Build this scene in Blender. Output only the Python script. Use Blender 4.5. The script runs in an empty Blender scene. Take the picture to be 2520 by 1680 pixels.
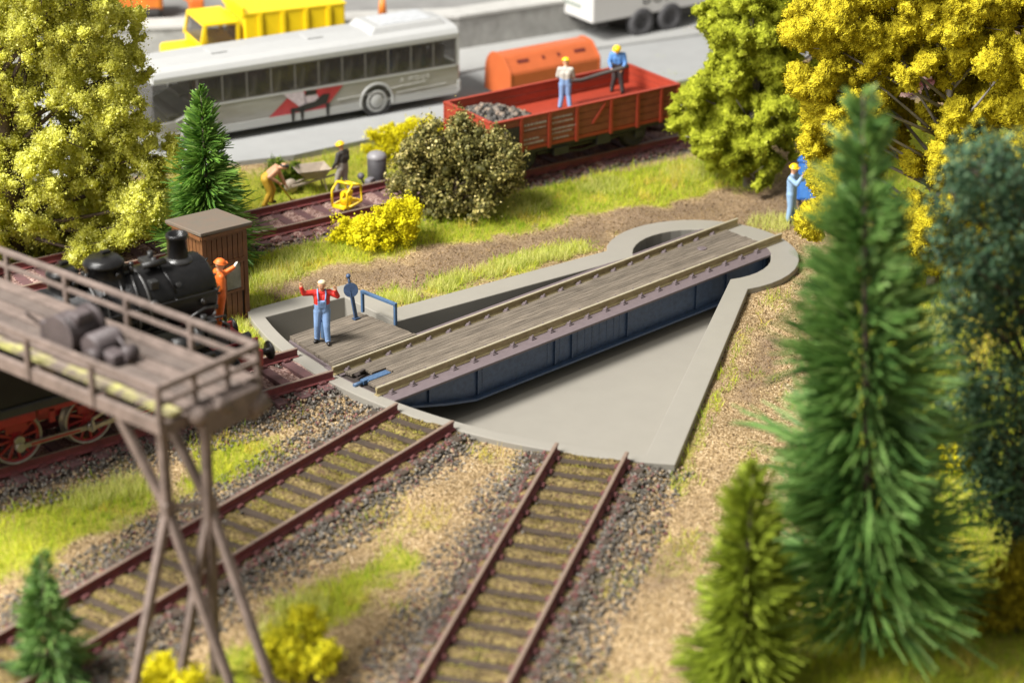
import bpy, bmesh, math, random
import numpy as np
from mathutils import Vector, Matrix, Euler

# ------------------------------------------------------------------ camera, light, exposure
scene = bpy.context.scene
col = scene.collection
CAM = Vector((-28.839, -35.001, 20.979))
AZ, EL, ROLL = 0.804, -0.418, 0.007
cam_data = bpy.data.cameras.new('camera')
cam_data.sensor_width = 36.0
cam_data.lens = 5500.0 / 2520.0 * 36.0
cam_data.clip_start = 0.5
cam_data.clip_end = 400.0
cam_data.dof.use_dof = True
cam_data.dof.focus_distance = 53.0
cam_data.dof.aperture_fstop = 0.20
cam = bpy.data.objects.new('camera', cam_data)
col.objects.link(cam)
fwd = Vector((math.cos(EL) * math.cos(AZ), math.cos(EL) * math.sin(AZ), math.sin(EL)))
right = fwd.cross(Vector((0, 0, 1))).normalized()
up = right.cross(fwd)
r2 = right * math.cos(ROLL) + up * math.sin(ROLL)
u2 = -right * math.sin(ROLL) + up * math.cos(ROLL)
m3 = Matrix((r2, u2, -fwd)).transposed()
cam.matrix_world = Matrix.Translation(CAM) @ m3.to_4x4()
scene.camera = cam
RIGHT = Vector((right.x, right.y, 0)).normalized()
DEEP = Vector((fwd.x, fwd.y, 0)).normalized()

world = bpy.data.worlds.new('World')
scene.world = world
world.use_nodes = True
bg = world.node_tree.nodes['Background']
bg.inputs[0].default_value = (1.0, 0.985, 0.955, 1)
bg.inputs[1].default_value = 0.40

def area_lamp(name, loc, target, size, watts, color):
    d = bpy.data.lights.new(name, 'AREA')
    d.shape = 'SQUARE'
    d.size = size
    d.energy = watts
    d.color = color
    o = bpy.data.objects.new(name, d)
    o.location = loc
    o.rotation_euler = (Vector(target) - Vector(loc)).to_track_quat('-Z', 'Y').to_euler()
    col.objects.link(o)
    return o
# studio key from image left, slightly behind, high
KD = Vector((-0.62, 0.25, 1.0)).normalized()
area_lamp('key_softbox', Vector((5, 0, 0)) + KD * 95, (5, 0, 0), 22, 192000, (1.0, 0.975, 0.93))
area_lamp('fill_softbox', (-66, 8, 46), (4, 0, 0), 38, 90000, (1.0, 0.985, 0.96))

scene.view_settings.view_transform = 'Standard'
scene.view_settings.look = 'None'
scene.view_settings.gamma = 1.0
scene.view_settings.exposure = 0.08
scene.view_settings.use_curve_mapping = False
scene.cycles.use_denoising = True
scene.cycles.max_bounces = 6
scene.cycles.transparent_max_bounces = 6

rng = np.random.default_rng(7)
random.seed(7)

# ------------------------------------------------------------------ materials
MATS = {}
def nd(nt, t, **kw):
    n = nt.nodes.new(t)
    for k, v in kw.items():
        if k in n.inputs: n.inputs[k].default_value = v
        else: setattr(n, k, v)
    return n

def mat(name, c, rough=0.55, var=0.12, scale=6.0, bump=0.0, bscale=None, metal=0.0, c2=None, stretch=None, spec=0.5, detail=6, coat=0.0, lo=0.3, hi=0.7):
    """painted / weathered plastic, two noise-mixed tones and a fine relief"""
    if name in MATS: return MATS[name]
    m = bpy.data.materials.new(name)
    m.use_nodes = True
    nt = m.node_tree
    b = nt.nodes['Principled BSDF']
    b.inputs['Roughness'].default_value = rough
    b.inputs['Metallic'].default_value = metal
    b.inputs['Specular IOR Level'].default_value = spec
    b.inputs['Coat Weight'].default_value = coat
    tc = nd(nt, 'ShaderNodeTexCoord')
    mp = nd(nt, 'ShaderNodeMapping')
    if stretch: mp.inputs['Scale'].default_value = stretch
    nt.links.new(tc.outputs['Object'], mp.inputs['Vector'])
    n1 = nd(nt, 'ShaderNodeTexNoise', Scale=scale, Detail=detail, Roughness=0.65)
    nt.links.new(mp.outputs[0], n1.inputs['Vector'])
    rp = nd(nt, 'ShaderNodeMapRange')
    rp.inputs['From Min'].default_value = lo
    rp.inputs['From Max'].default_value = hi
    nt.links.new(n1.outputs['Fac'], rp.inputs['Value'])
    mx = nd(nt, 'ShaderNodeMix', data_type='RGBA')
    ca = c2 if c2 else tuple(max(0, x * (1 - var)) for x in c)
    cb = c if c2 else tuple(min(1, x * (1 + var)) for x in c)
    mx.inputs[6].default_value = (*ca, 1)
    mx.inputs[7].default_value = (*cb, 1)
    nt.links.new(rp.outputs[0], mx.inputs[0])
    nt.links.new(mx.outputs[2], b.inputs['Base Color'])
    if bump > 0:
        n2 = nd(nt, 'ShaderNodeTexNoise', Scale=bscale or scale * 6, Detail=5)
        nt.links.new(mp.outputs[0], n2.inputs['Vector'])
        bp = nd(nt, 'ShaderNodeBump', Strength=bump, Distance=0.03)
        nt.links.new(n2.outputs['Fac'], bp.inputs['Height'])
        nt.links.new(bp.outputs[0], b.inputs['Normal'])
    MATS[name] = m
    return m

def leaf_mat(name, stops, rough=0.8, trans=0.25, spec=0.15, foam=0.0):
    """flock / foam leaves: colour picked per flake from the 'tint' attribute"""
    m = bpy.data.materials.new(name)
    m.use_nodes = True
    nt = m.node_tree
    nt.nodes.clear()
    at = nd(nt, 'ShaderNodeAttribute', attribute_name='tint')
    cr = nd(nt, 'ShaderNodeValToRGB')
    e = cr.color_ramp.elements
    while len(e) < len(stops): e.new(0.5)
    for i, (p, c) in enumerate(stops):
        e[i].position = p
        e[i].color = (*c, 1)
    nt.links.new(at.outputs['Fac'], cr.inputs[0])
    b = nd(nt, 'ShaderNodeBsdfPrincipled', Roughness=rough)
    b.inputs['Specular IOR Level'].default_value = spec
    t = nd(nt, 'ShaderNodeBsdfTranslucent')
    if foam > 0:
        tc = nd(nt, 'ShaderNodeTexCoord')
        vo = nd(nt, 'ShaderNodeTexVoronoi', Scale=1.0 / foam); nt.links.new(tc.outputs['Object'], vo.inputs['Vector'])
        bp = nd(nt, 'ShaderNodeBump', Strength=1.0, Distance=foam * 1.1); nt.links.new(vo.outputs['Distance'], bp.inputs['Height'])
        nt.links.new(bp.outputs[0], b.inputs['Normal'])
    nt.links.new(cr.outputs[0], b.inputs['Base Color'])
    nt.links.new(cr.outputs[0], t.inputs['Color'])
    mx = nd(nt, 'ShaderNodeMixShader')
    mx.inputs[0].default_value = trans
    nt.links.new(b.outputs[0], mx.inputs[1])
    nt.links.new(t.outputs[0], mx.inputs[2])
    out = nd(nt, 'ShaderNodeOutputMaterial')
    nt.links.new(mx.outputs[0], out.inputs['Surface'])
    MATS[name] = m
    return m

def grain_mat(name, cols, cell=0.05, bump=0.6, rough=0.9, big=0.6, sheen=None):
    """sand / gravel: coloured voronoi grains with relief"""
    m = bpy.data.materials.new(name)
    m.use_nodes = True
    nt = m.node_tree
    b = nt.nodes['Principled BSDF']
    b.inputs['Roughness'].default_value = rough
    b.inputs['Specular IOR Level'].default_value = 0.2
    tc = nd(nt, 'ShaderNodeTexCoord')
    v = nd(nt, 'ShaderNodeTexVoronoi', Scale=1.0 / cell)
    nt.links.new(tc.outputs['Object'], v.inputs['Vector'])
    sp = nd(nt, 'ShaderNodeSeparateColor')
    nt.links.new(v.outputs['Color'], sp.inputs[0])
    cr = nd(nt, 'ShaderNodeValToRGB')
    e = cr.color_ramp.elements
    while len(e) < len(cols): e.new(0.5)
    for i, c in enumerate(cols):
        e[i].position = i / max(1, len(cols) - 1)
        e[i].color = (*c, 1)
    nt.links.new(sp.outputs[0], cr.inputs[0])
    n = nd(nt, 'ShaderNodeTexNoise', Scale=big, Detail=5)
    nt.links.new(tc.outputs['Object'], n.inputs['Vector'])
    mr = nd(nt, 'ShaderNodeMapRange')
    mr.inputs['From Min'].default_value = 0.3; mr.inputs['From Max'].default_value = 0.7
    mr.inputs['To Min'].default_value = 0.72; mr.inputs['To Max'].default_value = 1.2
    nt.links.new(n.outputs['Fac'], mr.inputs['Value'])
    mm = nd(nt, 'ShaderNodeMix', data_type='RGBA', blend_type='MULTIPLY')
    mm.inputs[0].default_value = 1.0
    nt.links.new(cr.outputs[0], mm.inputs[6])
    nt.links.new(mr.outputs[0], mm.inputs[7])
    nt.links.new(mm.outputs[2], b.inputs['Base Color'])
    bp = nd(nt, 'ShaderNodeBump', Strength=bump, Distance=cell * 0.7, invert=True)
    nt.links.new(v.outputs['Distance'], bp.inputs['Height'])
    nt.links.new(bp.outputs[0], b.inputs['Normal'])
    MATS[name] = m
    return m

def wood_mat(name, c_lo, c_hi, axis=0, rough=0.85):
    m = bpy.data.materials.new(name)
    m.use_nodes = True
    nt = m.node_tree
    b = nt.nodes['Principled BSDF']
    b.inputs['Roughness'].default_value = rough
    b.inputs['Specular IOR Level'].default_value = 0.40
    tc = nd(nt, 'ShaderNodeTexCoord')
    oi = nd(nt, 'ShaderNodeObjectInfo')
    mp = nd(nt, 'ShaderNodeMapping')
    s = [75, 75, 75]; s[axis] = 1.6
    mp.inputs['Scale'].default_value = s
    nt.links.new(tc.outputs['Object'], mp.inputs['Vector'])
    ml = nd(nt, 'ShaderNodeVectorMath', operation='SCALE')
    ml.inputs[0].default_value = (37, 11, 23)
    nt.links.new(oi.outputs['Random'], ml.inputs['Scale'])
    nt.links.new(ml.outputs[0], mp.inputs['Location'])
    n = nd(nt, 'ShaderNodeTexNoise', Scale=1.0, Detail=4, Roughness=0.6)
    nt.links.new(mp.outputs[0], n.inputs['Vector'])
    n2 = nd(nt, 'ShaderNodeTexNoise', Scale=1.6, Detail=3)
    nt.links.new(tc.outputs['Object'], n2.inputs['Vector'])
    cr = nd(nt, 'ShaderNodeValToRGB')
    e = cr.color_ramp.elements
    e[0].position = 0.33; e[0].color = (*[x * 0.28 for x in c_lo], 1)
    e[1].position = 0.7; e[1].color = (*c_hi, 1)
    k = e.new(0.46); k.color = (*c_lo, 1)
    nt.links.new(n.outputs['Fac'], cr.inputs[0])
    mr = nd(nt, 'ShaderNodeMapRange')
    mr.inputs['To Min'].default_value = 0.7; mr.inputs['To Max'].default_value = 1.25
    nt.links.new(n2.outputs['Fac'], mr.inputs['Value'])
    rr = nd(nt, 'ShaderNodeMapRange')
    rr.inputs['To Min'].default_value = 0.82; rr.inputs['To Max'].default_value = 1.15
    nt.links.new(oi.outputs['Random'], rr.inputs['Value'])
    mu = nd(nt, 'ShaderNodeMath', operation='MULTIPLY')
    nt.links.new(mr.outputs[0], mu.inputs[0]); nt.links.new(rr.outputs[0], mu.inputs[1])
    mm = nd(nt, 'ShaderNodeMix', data_type='RGBA', blend_type='MULTIPLY')
    mm.inputs[0].default_value = 1.0
    nt.links.new(cr.outputs[0], mm.inputs[6]); nt.links.new(mu.outputs[0], mm.inputs[7])
    nt.links.new(mm.outputs[2], b.inputs['Base Color'])
    bp = nd(nt, 'ShaderNodeBump', Strength=0.8, Distance=0.02)
    nt.links.new(n.outputs['Fac'], bp.inputs['Height'])
    nt.links.new(bp.outputs[0], b.inputs['Normal'])
    MATS[name] = m
    return m

# ------------------------------------------------------------------ mesh helpers
def tag(o, label=None, cat=None, group=None, kind=None):
    if label: o['label'] = label
    if cat: o['category'] = cat
    if group: o['group'] = group
    if kind: o['kind'] = kind
    return o

def empty(name, loc=(0, 0, 0), rz=0.0):
    o = bpy.data.objects.new(name, None)
    o.empty_display_size = 0.2
    o.location = loc
    o.rotation_euler = (0, 0, rz)
    col.objects.link(o)
    return o

def link(name, me, parent=None, loc=(0, 0, 0), rot=(0, 0, 0)):
    o = bpy.data.objects.new(name, me)
    col.objects.link(o)
    o.parent = parent
    o.location = loc
    o.rotation_euler = rot
    return o

class MB:
    def __init__(s):
        s.v = []; s.f = []; s.m = []; s.cur = 0; s.sm = []
        s.smooth = False
    def use(s, i): s.cur = i; return s
    def add(s, vs, fs, smooth=None):
        o = len(s.v)
        s.v += [tuple(v) for v in vs]
        for f in fs:
            s.f.append([i + o for i in f]); s.m.append(s.cur); s.sm.append(s.smooth if smooth is None else smooth)
        return s
    def box(s, c, size, rot=None, taper=1.0, bev=0.0):
        hx, hy, hz = size[0] / 2, size[1] / 2, size[2] / 2
        if bev > 0:
            bm = bmesh.new()
            bmesh.ops.create_cube(bm, size=1.0)
            for v in bm.verts: v.co = Vector((v.co.x * size[0], v.co.y * size[1], v.co.z * size[2]))
            bmesh.ops.bevel(bm, geom=bm.edges[:], offset=bev, segments=2, profile=0.5, affect='EDGES')
            vs = [v.co.copy() for v in bm.verts]
            bm.verts.index_update()
            fs = [[v.index for v in f.verts] for f in bm.faces]
            bm.free()
        else:
            vs = [Vector((x * (taper if z > 0 else 1), y * (taper if z > 0 else 1), z)) for z in (-hz, hz) for x, y in ((-hx, -hy), (hx, -hy), (hx, hy), (-hx, hy))]
            fs = [(3, 2, 1, 0), (4, 5, 6, 7), (0, 1, 5, 4), (1, 2, 6, 5), (2, 3, 7, 6), (3, 0, 4, 7)]
        R = rot if isinstance(rot, Matrix) else (Euler(rot).to_matrix() if rot else None)
        c = Vector(c)
        return s.add([(R @ v if R else v) + c for v in vs], fs, False)
    def bar(s, a, b, w, h=None, updir=(0, 0, 1)):
        a = Vector(a); b = Vector(b); h = h or w
        d = (b - a); L = d.length; d.normalize()
        u = Vector(updir)
        if abs(d.dot(u)) > 0.98: u = Vector((0, 1, 0))
        y = u.cross(d).normalized(); z = d.cross(y)
        R = Matrix((d, y, z)).transposed()
        return s.box((a + b) / 2, (L, w, h), R)
    def cyl(s, a, b, r0, r1=None, n=16, cap=True, smooth=True):
        a = Vector(a); b = Vector(b); r1 = r0 if r1 is None else r1
        d = (b - a).normalized()
        q = Vector((1, 0, 0)) if abs(d.x) < 0.9 else Vector((0, 1, 0))
        x = d.cross(q).normalized(); y = d.cross(x)
        vs = []
        for c, r in ((a, r0), (b, r1)):
            for i in range(n):
                t = 2 * math.pi * i / n
                vs.append(c + x * (r * math.cos(t)) + y * (r * math.sin(t)))
        s.add(vs, [(i, (i + 1) % n, n + (i + 1) % n, n + i)[::-1] for i in range(n)], smooth)
        if cap:
            s.add(vs[:n], [list(range(n))], False)
            s.add(vs[n:], [list(range(n))[::-1]], False)
        return s
    def lathe(s, base, axis, prof, n=24, xdir=None):
        """prof: (distance along axis, radius)"""
        d = Vector(axis).normalized(); base = Vector(base)
        q = Vector((1, 0, 0)) if abs(d.x) < 0.9 else Vector((0, 1, 0))
        x = d.cross(q).normalized(); y = d.cross(x)
        vs = []
        for h, r in prof:
            for i in range(n):
                t = 2 * math.pi * i / n
                vs.append(base + d * h + x * (r * math.cos(t)) + y * (r * math.sin(t)))
        fs = []
        for k in range(len(prof) - 1):
            for i in range(n):
                j = (i + 1) % n
                fs.append((k * n + i, (k + 1) * n + i, (k + 1) * n + j, k * n + j))
        return s.add(vs, fs, True)
    def tube(s, pts, r, n=8, closed=False):
        pts = [Vector(p) for p in pts]
        N = len(pts); vs = []
        nrm = None
        for i, p in enumerate(pts):
            if closed: d = (pts[(i + 1) % N] - pts[i - 1])
            else: d = pts[min(i + 1, N - 1)] - pts[max(i - 1, 0)]
            d.normalize()
            if nrm is None:
                q = Vector((0, 0, 1)) if abs(d.z) < 0.9 else Vector((1, 0, 0))
                nrm = d.cross(q).normalized()
            else:
                nrm = (nrm - d * nrm.dot(d)).normalized()
            y = d.cross(nrm)
            rr = r[i] if isinstance(r, (list, tuple)) else r
            for k in range(n):
                t = 2 * math.pi * k / n
                vs.append(p + nrm * (rr * math.cos(t)) + y * (rr * math.sin(t)))
        fs = []
        for i in range(N if closed else N - 1):
            a = i * n; b = ((i + 1) % N) * n
            for k in range(n):
                fs.append((a + k, a + (k + 1) % n, b + (k + 1) % n, b + k))
        s.add(vs, fs, True)
        if not closed:
            s.add(vs[:n], [list(range(n))[::-1]], False)
            s.add(vs[-n:], [list(range(n))], False)
        return s
    def prism(s, poly, z0, z1):
        n = len(poly)
        vs = [(x, y, z0) for x, y in poly] + [(x, y, z1) for x, y in poly]
        fs = [list(range(n))[::-1], list(range(n, 2 * n))] + [(i, (i + 1) % n, n + (i + 1) % n, n + i) for i in range(n)]
        return s.add(vs, fs, False)
    def extrude(s, prof, p0, p1, yax, zax):
        """profile (a,b) swept from p0 to p1; a along yax, b along zax"""
        p0 = Vector(p0); p1 = Vector(p1); ya = Vector(yax); za = Vector(zax)
        n = len(prof)
        vs = [p + ya * a + za * b for p in (p0, p1) for a, b in prof]
        fs = [list(range(n)), list(range(n, 2 * n))[::-1]] + [(i, n + i, n + (i + 1) % n, (i + 1) % n) for i in range(n)]
        return s.add(vs, fs, False)
    def sphere(s, c, r, nu=12, nv=8, sc=(1, 1, 1), rot=None):
        c = Vector(c); vs = []; fs = []
        R = Euler(rot).to_matrix() if rot else None
        for j in range(nv + 1):
            ph = math.pi * j / nv
            for i in range(nu):
                t = 2 * math.pi * i / nu
                v = Vector((math.sin(ph) * math.cos(t) * r * sc[0], math.sin(ph) * math.sin(t) * r * sc[1], math.cos(ph) * r * sc[2]))
                vs.append((R @ v if R else v) + c)
        for j in range(nv):
            for i in range(nu):
                fs.append((j * nu + i, (j + 1) * nu + i, (j + 1) * nu + (i + 1) % nu, j * nu + (i + 1) % nu))
        return s.add(vs, fs, True)
    def mesh(s, name, mats, bevel=0.0):
        me = bpy.data.meshes.new(name)
        me.from_pydata(s.v, [], s.f)
        if not isinstance(mats, (list, tuple)): mats = [mats]
        for m in mats: me.materials.append(m)
        me.polygons.foreach_set('material_index', s.m)
        me.polygons.foreach_set('use_smooth', s.sm)
        bm = bmesh.new(); bm.from_mesh(me)
        bmesh.ops.remove_doubles(bm, verts=bm.verts[:], dist=1e-5)
        bmesh.ops.recalc_face_normals(bm, faces=bm.faces[:])
        if bevel > 0:
            es = [e for e in bm.edges if len(e.link_faces) == 2 and e.calc_face_angle(0) > 0.6]
            bmesh.ops.bevel(bm, geom=es, offset=bevel, segments=2, profile=0.5, affect='EDGES', clamp_overlap=True)
        bm.to_mesh(me); bm.free()
        me.update()
        return me
    def build_lr(s, name, mats, parent=None):
        """the left-hand and right-hand pieces become two parts"""
        out = []
        for sg in (-1, 1):
            q = MB(); used = {}
            for f, m, sm in zip(s.f, s.m, s.sm):
                if sum(s.v[i][1] for i in f) * sg <= 0: continue
                nf = []
                for i in f:
                    if i not in used: used[i] = len(q.v); q.v.append(s.v[i])
                    nf.append(used[i])
                q.f.append(nf); q.m.append(m); q.sm.append(sm)
            out.append(q.build(name, mats, parent))
        return out
    def build(s, name, mats, parent=None, loc=(0, 0, 0), rot=(0, 0, 0), bevel=0.0):
        return link(name, s.mesh(name, mats, bevel), parent, loc, rot)

def np_mesh(name, V, F, material, tint=None):
    """fast mesh from arrays: V (n,3), F (m,3) triangles, tint per face"""
    me = bpy.data.meshes.new(name)
    V = np.asarray(V, dtype=np.float32); F = np.asarray(F, dtype=np.int32)
    me.vertices.add(len(V)); me.loops.add(F.size); me.polygons.add(len(F))
    me.vertices.foreach_set('co', V.ravel())
    me.loops.foreach_set('vertex_index', F.ravel())
    k = F.shape[1]
    me.polygons.foreach_set('loop_start', np.arange(0, F.size, k, dtype=np.int32))
    if tint is not None:
        a = me.attributes.new('tint', 'FLOAT', 'FACE')
        a.data.foreach_set('value', np.asarray(tint, dtype=np.float32))
    me.update(calc_edges=True)
    me.materials.append(material)
    return me

def fbm(x, y, sc, seed=0, octv=4):
    """cheap smooth 2-D noise in [0,1]"""
    r = np.random.default_rng(seed)
    out = np.zeros_like(x, dtype=float); amp = 1; tot = 0; f = 1.0 / sc
    for o in range(octv):
        T = r.random((64, 64))
        X = x * f; Y = y * f
        xi = np.floor(X).astype(int); yi = np.floor(Y).astype(int)
        fx = X - xi; fy = Y - yi
        fx = fx * fx * (3 - 2 * fx); fy = fy * fy * (3 - 2 * fy)
        g = lambda a, b: T[a % 64, b % 64]
        out += amp * ((g(xi, yi) * (1 - fx) + g(xi + 1, yi) * fx) * (1 - fy) + (g(xi, yi + 1) * (1 - fx) + g(xi + 1, yi + 1) * fx) * fy)
        tot += amp; amp *= 0.5; f *= 2.03
    return out / tot

def inpoly(x, y, poly):
    c = np.zeros(x.shape, bool)
    n = len(poly)
    for i in range(n):
        x0, y0 = poly[i]; x1, y1 = poly[(i + 1) % n]
        if y0 == y1: continue
        t = ((y0 > y) != (y1 > y)) & (x < (x1 - x0) * (y - y0) / (y1 - y0) + x0)
        c ^= t
    return c

def polydist(x, y, poly, closed=True):
    d = np.full(x.shape, 1e9)
    n = len(poly)
    for i in range(n if closed else n - 1):
        ax, ay = poly[i]; bx, by = poly[(i + 1) % n]
        vx, vy = bx - ax, by - ay
        t = np.clip(((x - ax) * vx + (y - ay) * vy) / (vx * vx + vy * vy + 1e-12), 0, 1)
        d = np.minimum(d, np.hypot(x - ax - t * vx, y - ay - t * vy))
    return d

def soft_in(x, y, poly, w):
    """1 inside, 0 outside, ramp of width w"""
    d = polydist(x, y, poly)
    s = np.where(inpoly(x, y, poly), d, -d)
    return np.clip(s / w + 0.5, 0, 1)

# ------------------------------------------------------------------ layout (metres of the prototype; rail head = 0)
PIV = (11.62, 0.0)
RAILH = 0.2
GZ = -0.38              # ground level
PITZ = -1.32            # pit floor
RIMZ = -0.2             # top of the pit wall
R_ARC_I, R_ARC_O = 11.56, 11.86
TRACKS = {'a': -0.117, 'b': 0.202, 'c': 0.534}
def polar(r, a): return (PIV[0] - r * math.cos(a), PIV[1] - r * math.sin(a))
def arc(r, a0, a1, n, c=PIV, flip=True):
    return [polar(r, a0 + (a1 - a0) * i / n) for i in range(n + 1)]
def ang(p): return math.atan2(-(p[1] - PIV[1]), -(p[0] - PIV[0]))
RI, RO = 1.77, 2.48
# inner outline of the pit, clockwise from the front left corner
in_poly = [(0.92, 4.40), (3.11, 4.05), (3.0, 2.07), (10.22, 1.08)]
a0 = ang((10.22, 1.08)); a1 = ang((10.80, -1.80))
if a0 > 0: a0 -= 2 * math.pi
ring_i = arc(RI, a0, a1 - 2 * math.pi, 28)
in_poly += ring_i[1:]
a_r = ang((2.02, -6.97)); a_l = ang((0.92, 4.40))
in_poly += arc(R_ARC_I, a_r, a_l, 40)[:-1]
in_poly[0] = polar(R_ARC_I, a_l)
out_poly = [polar(R_ARC_O, ang((1.0, 4.98))), (3.68, 4.66), (3.63, 2.70), (10.0, 1.83)]
b0 = ang((10.0, 1.83)); b1 = ang((10.72, -2.36))
if b0 > 0: b0 -= 2 * math.pi
out_poly += arc(RO, b0, b1 - 2 * math.pi, 28)[1:]
out_poly += arc(R_ARC_O + 0.05, ang((2.28, -7.6)), ang((1.0, 4.98)), 40)[:-1]

BT0 = Vector((4.255, 9.276, 0)); BTD = Vector((0.988, -0.153, 0)).normalized(); BTN = Vector((0.153, 0.988, 0)).normalized()

# patches of static grass (world outlines)
G_PATCH = {
 'c0': [(3.56, 3.47), (4.2, 4.1), (4.92, 3.9), (4.72, 2.95), (4.01, 2.9)],
 'c1': [(5.06, 3.2), (5.86, 3.81), (6.88, 3.46), (8.44, 3.65), (10.5, 2.99), (10.29, 2.5), (7.77, 2.63), (5.24, 2.9)],
 'a': [(-3.83, 0.27), (-2.96, 0.18), (-2.86, -1.2), (-3.5, -1.71), (-4.9, -1.47), (-5.65, -1.29)],
 'b': [(-8.86, 0.44), (-6.86, 0.36), (-5.94, -0.5), (-6.23, -1.27), (-7.17, -1.64), (-8.23, -1.38), (-9.2, -1.66), (-10.18, -1.66), (-12.5, -0.5), (-11, 0.6)],
 'c': [(-7.43, -6.42), (-6.43, -6.07), (-5.25, -6.05), (-3.67, -5.89), (-4.14, -6.62), (-5.68, -7.2), (-6.81, -7.42), (-7.87, -7.24), (-10.2, -9.0), (-10.4, -7.8)],
}
BACK_GRASS = [(1.2, 5.6), (2.05, 6.1), (4.12, 5.9), (5.93, 5.6), (6.95, 5.1), (8.95, 4.6), (11.53, 4.05), (13.43, 3.45), (16.21, 2.75), (17.5, 2.6), (18.5, 5.0), (14.5, 6.2), (9, 7.1), (4.0, 7.85), (-1.0, 8.6), (-3.5, 9.0), (-3.0, 6.6), (0.2, 5.3)]
FAR_GRASS = [(-4, 11.6), (1, 10.9), (5, 10.3), (9, 9.6), (13, 9.3), (21, 8.0), (24.5, 10.6), (20, 11.4), (13.5, 12.4), (9, 12.6), (5, 14.4), (0, 17.0), (-6, 20)]
HUT_GRASS = [(-0.8, 4.75), (1.2, 5.0), (3.6, 4.75), (3.3, 5.4), (2.0, 6.1), (0.6, 6.2), (-1.2, 6.4), (-4, 6.9), (-4, 5.2)]
STRIP_L = [(0.9, 5.0), (0.1, 2.7), (-0.25, 2.9), (-0.2, 4.2), (0.0, 5.0)]
RIGHT_GRASS = [(12.9, -3.2), (11.4, -4.4), (8.0, -7.0), (4.6, -9.4), (1.2, -11.6), (-3.0, -14.0), (-6, -17), (8, -26), (30, -8), (26, 4), (19.0, 2.0), (16.2, -2.0), (15.0, -2.8)]
WALL_STRIP = [(11.2, -2.45), (10.9, -2.85), (2.75, -7.75), (1.4, -8.6), (1.9, -7.8), (2.4, -7.45)]

def track_dist(x, y):
    """distance to the centre line of the nearest track"""
    d = np.full(x.shape, 1e9)
    for a in TRACKS.values():
        p0 = polar(11.7, a); p1 = polar(34, a)
        d = np.minimum(d, polydist(x, y, [p0, p1], False))
    p0 = BT0 - BTD * 30; p1 = BT0 + BTD * 34
    d = np.minimum(d, polydist(x, y, [(p0.x, p0.y), (p1.x, p1.y)], False))
    return d

def ground_h(x, y):
    x = np.asarray(x, float); y = np.asarray(y, float)
    h = GZ + (fbm(x, y, 2.5, 3) - 0.5) * 0.16 + (fbm(x, y, 0.5, 4) - 0.5) * 0.05
    # grass bank rises a little towards the back track
    h = h + 0.10 * soft_in(x, y, BACK_GRASS, 1.2)
    d = track_dist(x, y)
    h = np.where(d < 1.7, np.minimum(h + 0.06, h * 0 - 0.31) * np.clip((1.7 - d) / 0.5, 0, 1) + h * (1 - np.clip((1.7 - d) / 0.5, 0, 1)), h)
    return h

def zones(x, y):
    """(grass, dark soil, moss) weights in [0,1]"""
    n = fbm(x, y, 0.7, 11); n2 = fbm(x, y, 1.8, 12)
    jx = x + (fbm(x, y, 0.6, 13) - 0.5) * 1.1; jy = y + (fbm(x, y, 0.6, 14) - 0.5) * 1.1
    g = np.zeros_like(x)
    path = soft_in(jx, jy, [(1.46, 5.42), (2.05, 6.0), (4.12, 5.82), (6.95, 5.02), (11.53, 4.01), (16.2, 2.7), (18.1, 1.9), (15.9, -0.7), (14.3, 1.5), (11.3, 2.6), (8.0, 2.5), (4.0, 2.8), (3.9, 4.7)], 0.6)
    for p, w, s in ((BACK_GRASS, 0.9, 1.0), (FAR_GRASS, 0.4, 1.0), (HUT_GRASS, 0.4, 1.0), (STRIP_L, 0.3, 0.9), (RIGHT_GRASS, 1.4, 0.75), (WALL_STRIP, 0.35, 0.55)):
        g = np.maximum(g, s * soft_in(jx, jy, p, w))
    g = np.maximum(g, np.clip((fbm(x, y, 1.4, 15) - 0.48) * 4, 0, 1) * 0.34) * (1 - .9 * path)
    for k, p in G_PATCH.items(): g = np.maximum(g, soft_in(jx, jy, p, 0.95))
    soil = np.clip((n2 - 0.5) * 2.5, 0, 1)
    soil = np.maximum(soil * 0.5, path * (0.45 + 0.55 * n))
    dirt = soft_in(jx, jy, [(10.6, -4.1), (6.9, -6.2), (3.2, -8.5), (0, -10.0), (-4.1, -12.2), (-4.9, -11.4), (-0.3, -9.2), (4.2, -7.3), (9, -4.3)], 0.7)
    soil = np.maximum(soil, dirt * np.clip(0.35 + (n2 - 0.38) * 2.6, 0, 1) * 0.95)
    return np.clip(g, 0, 1), np.clip(soil, 0, 1)

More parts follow.
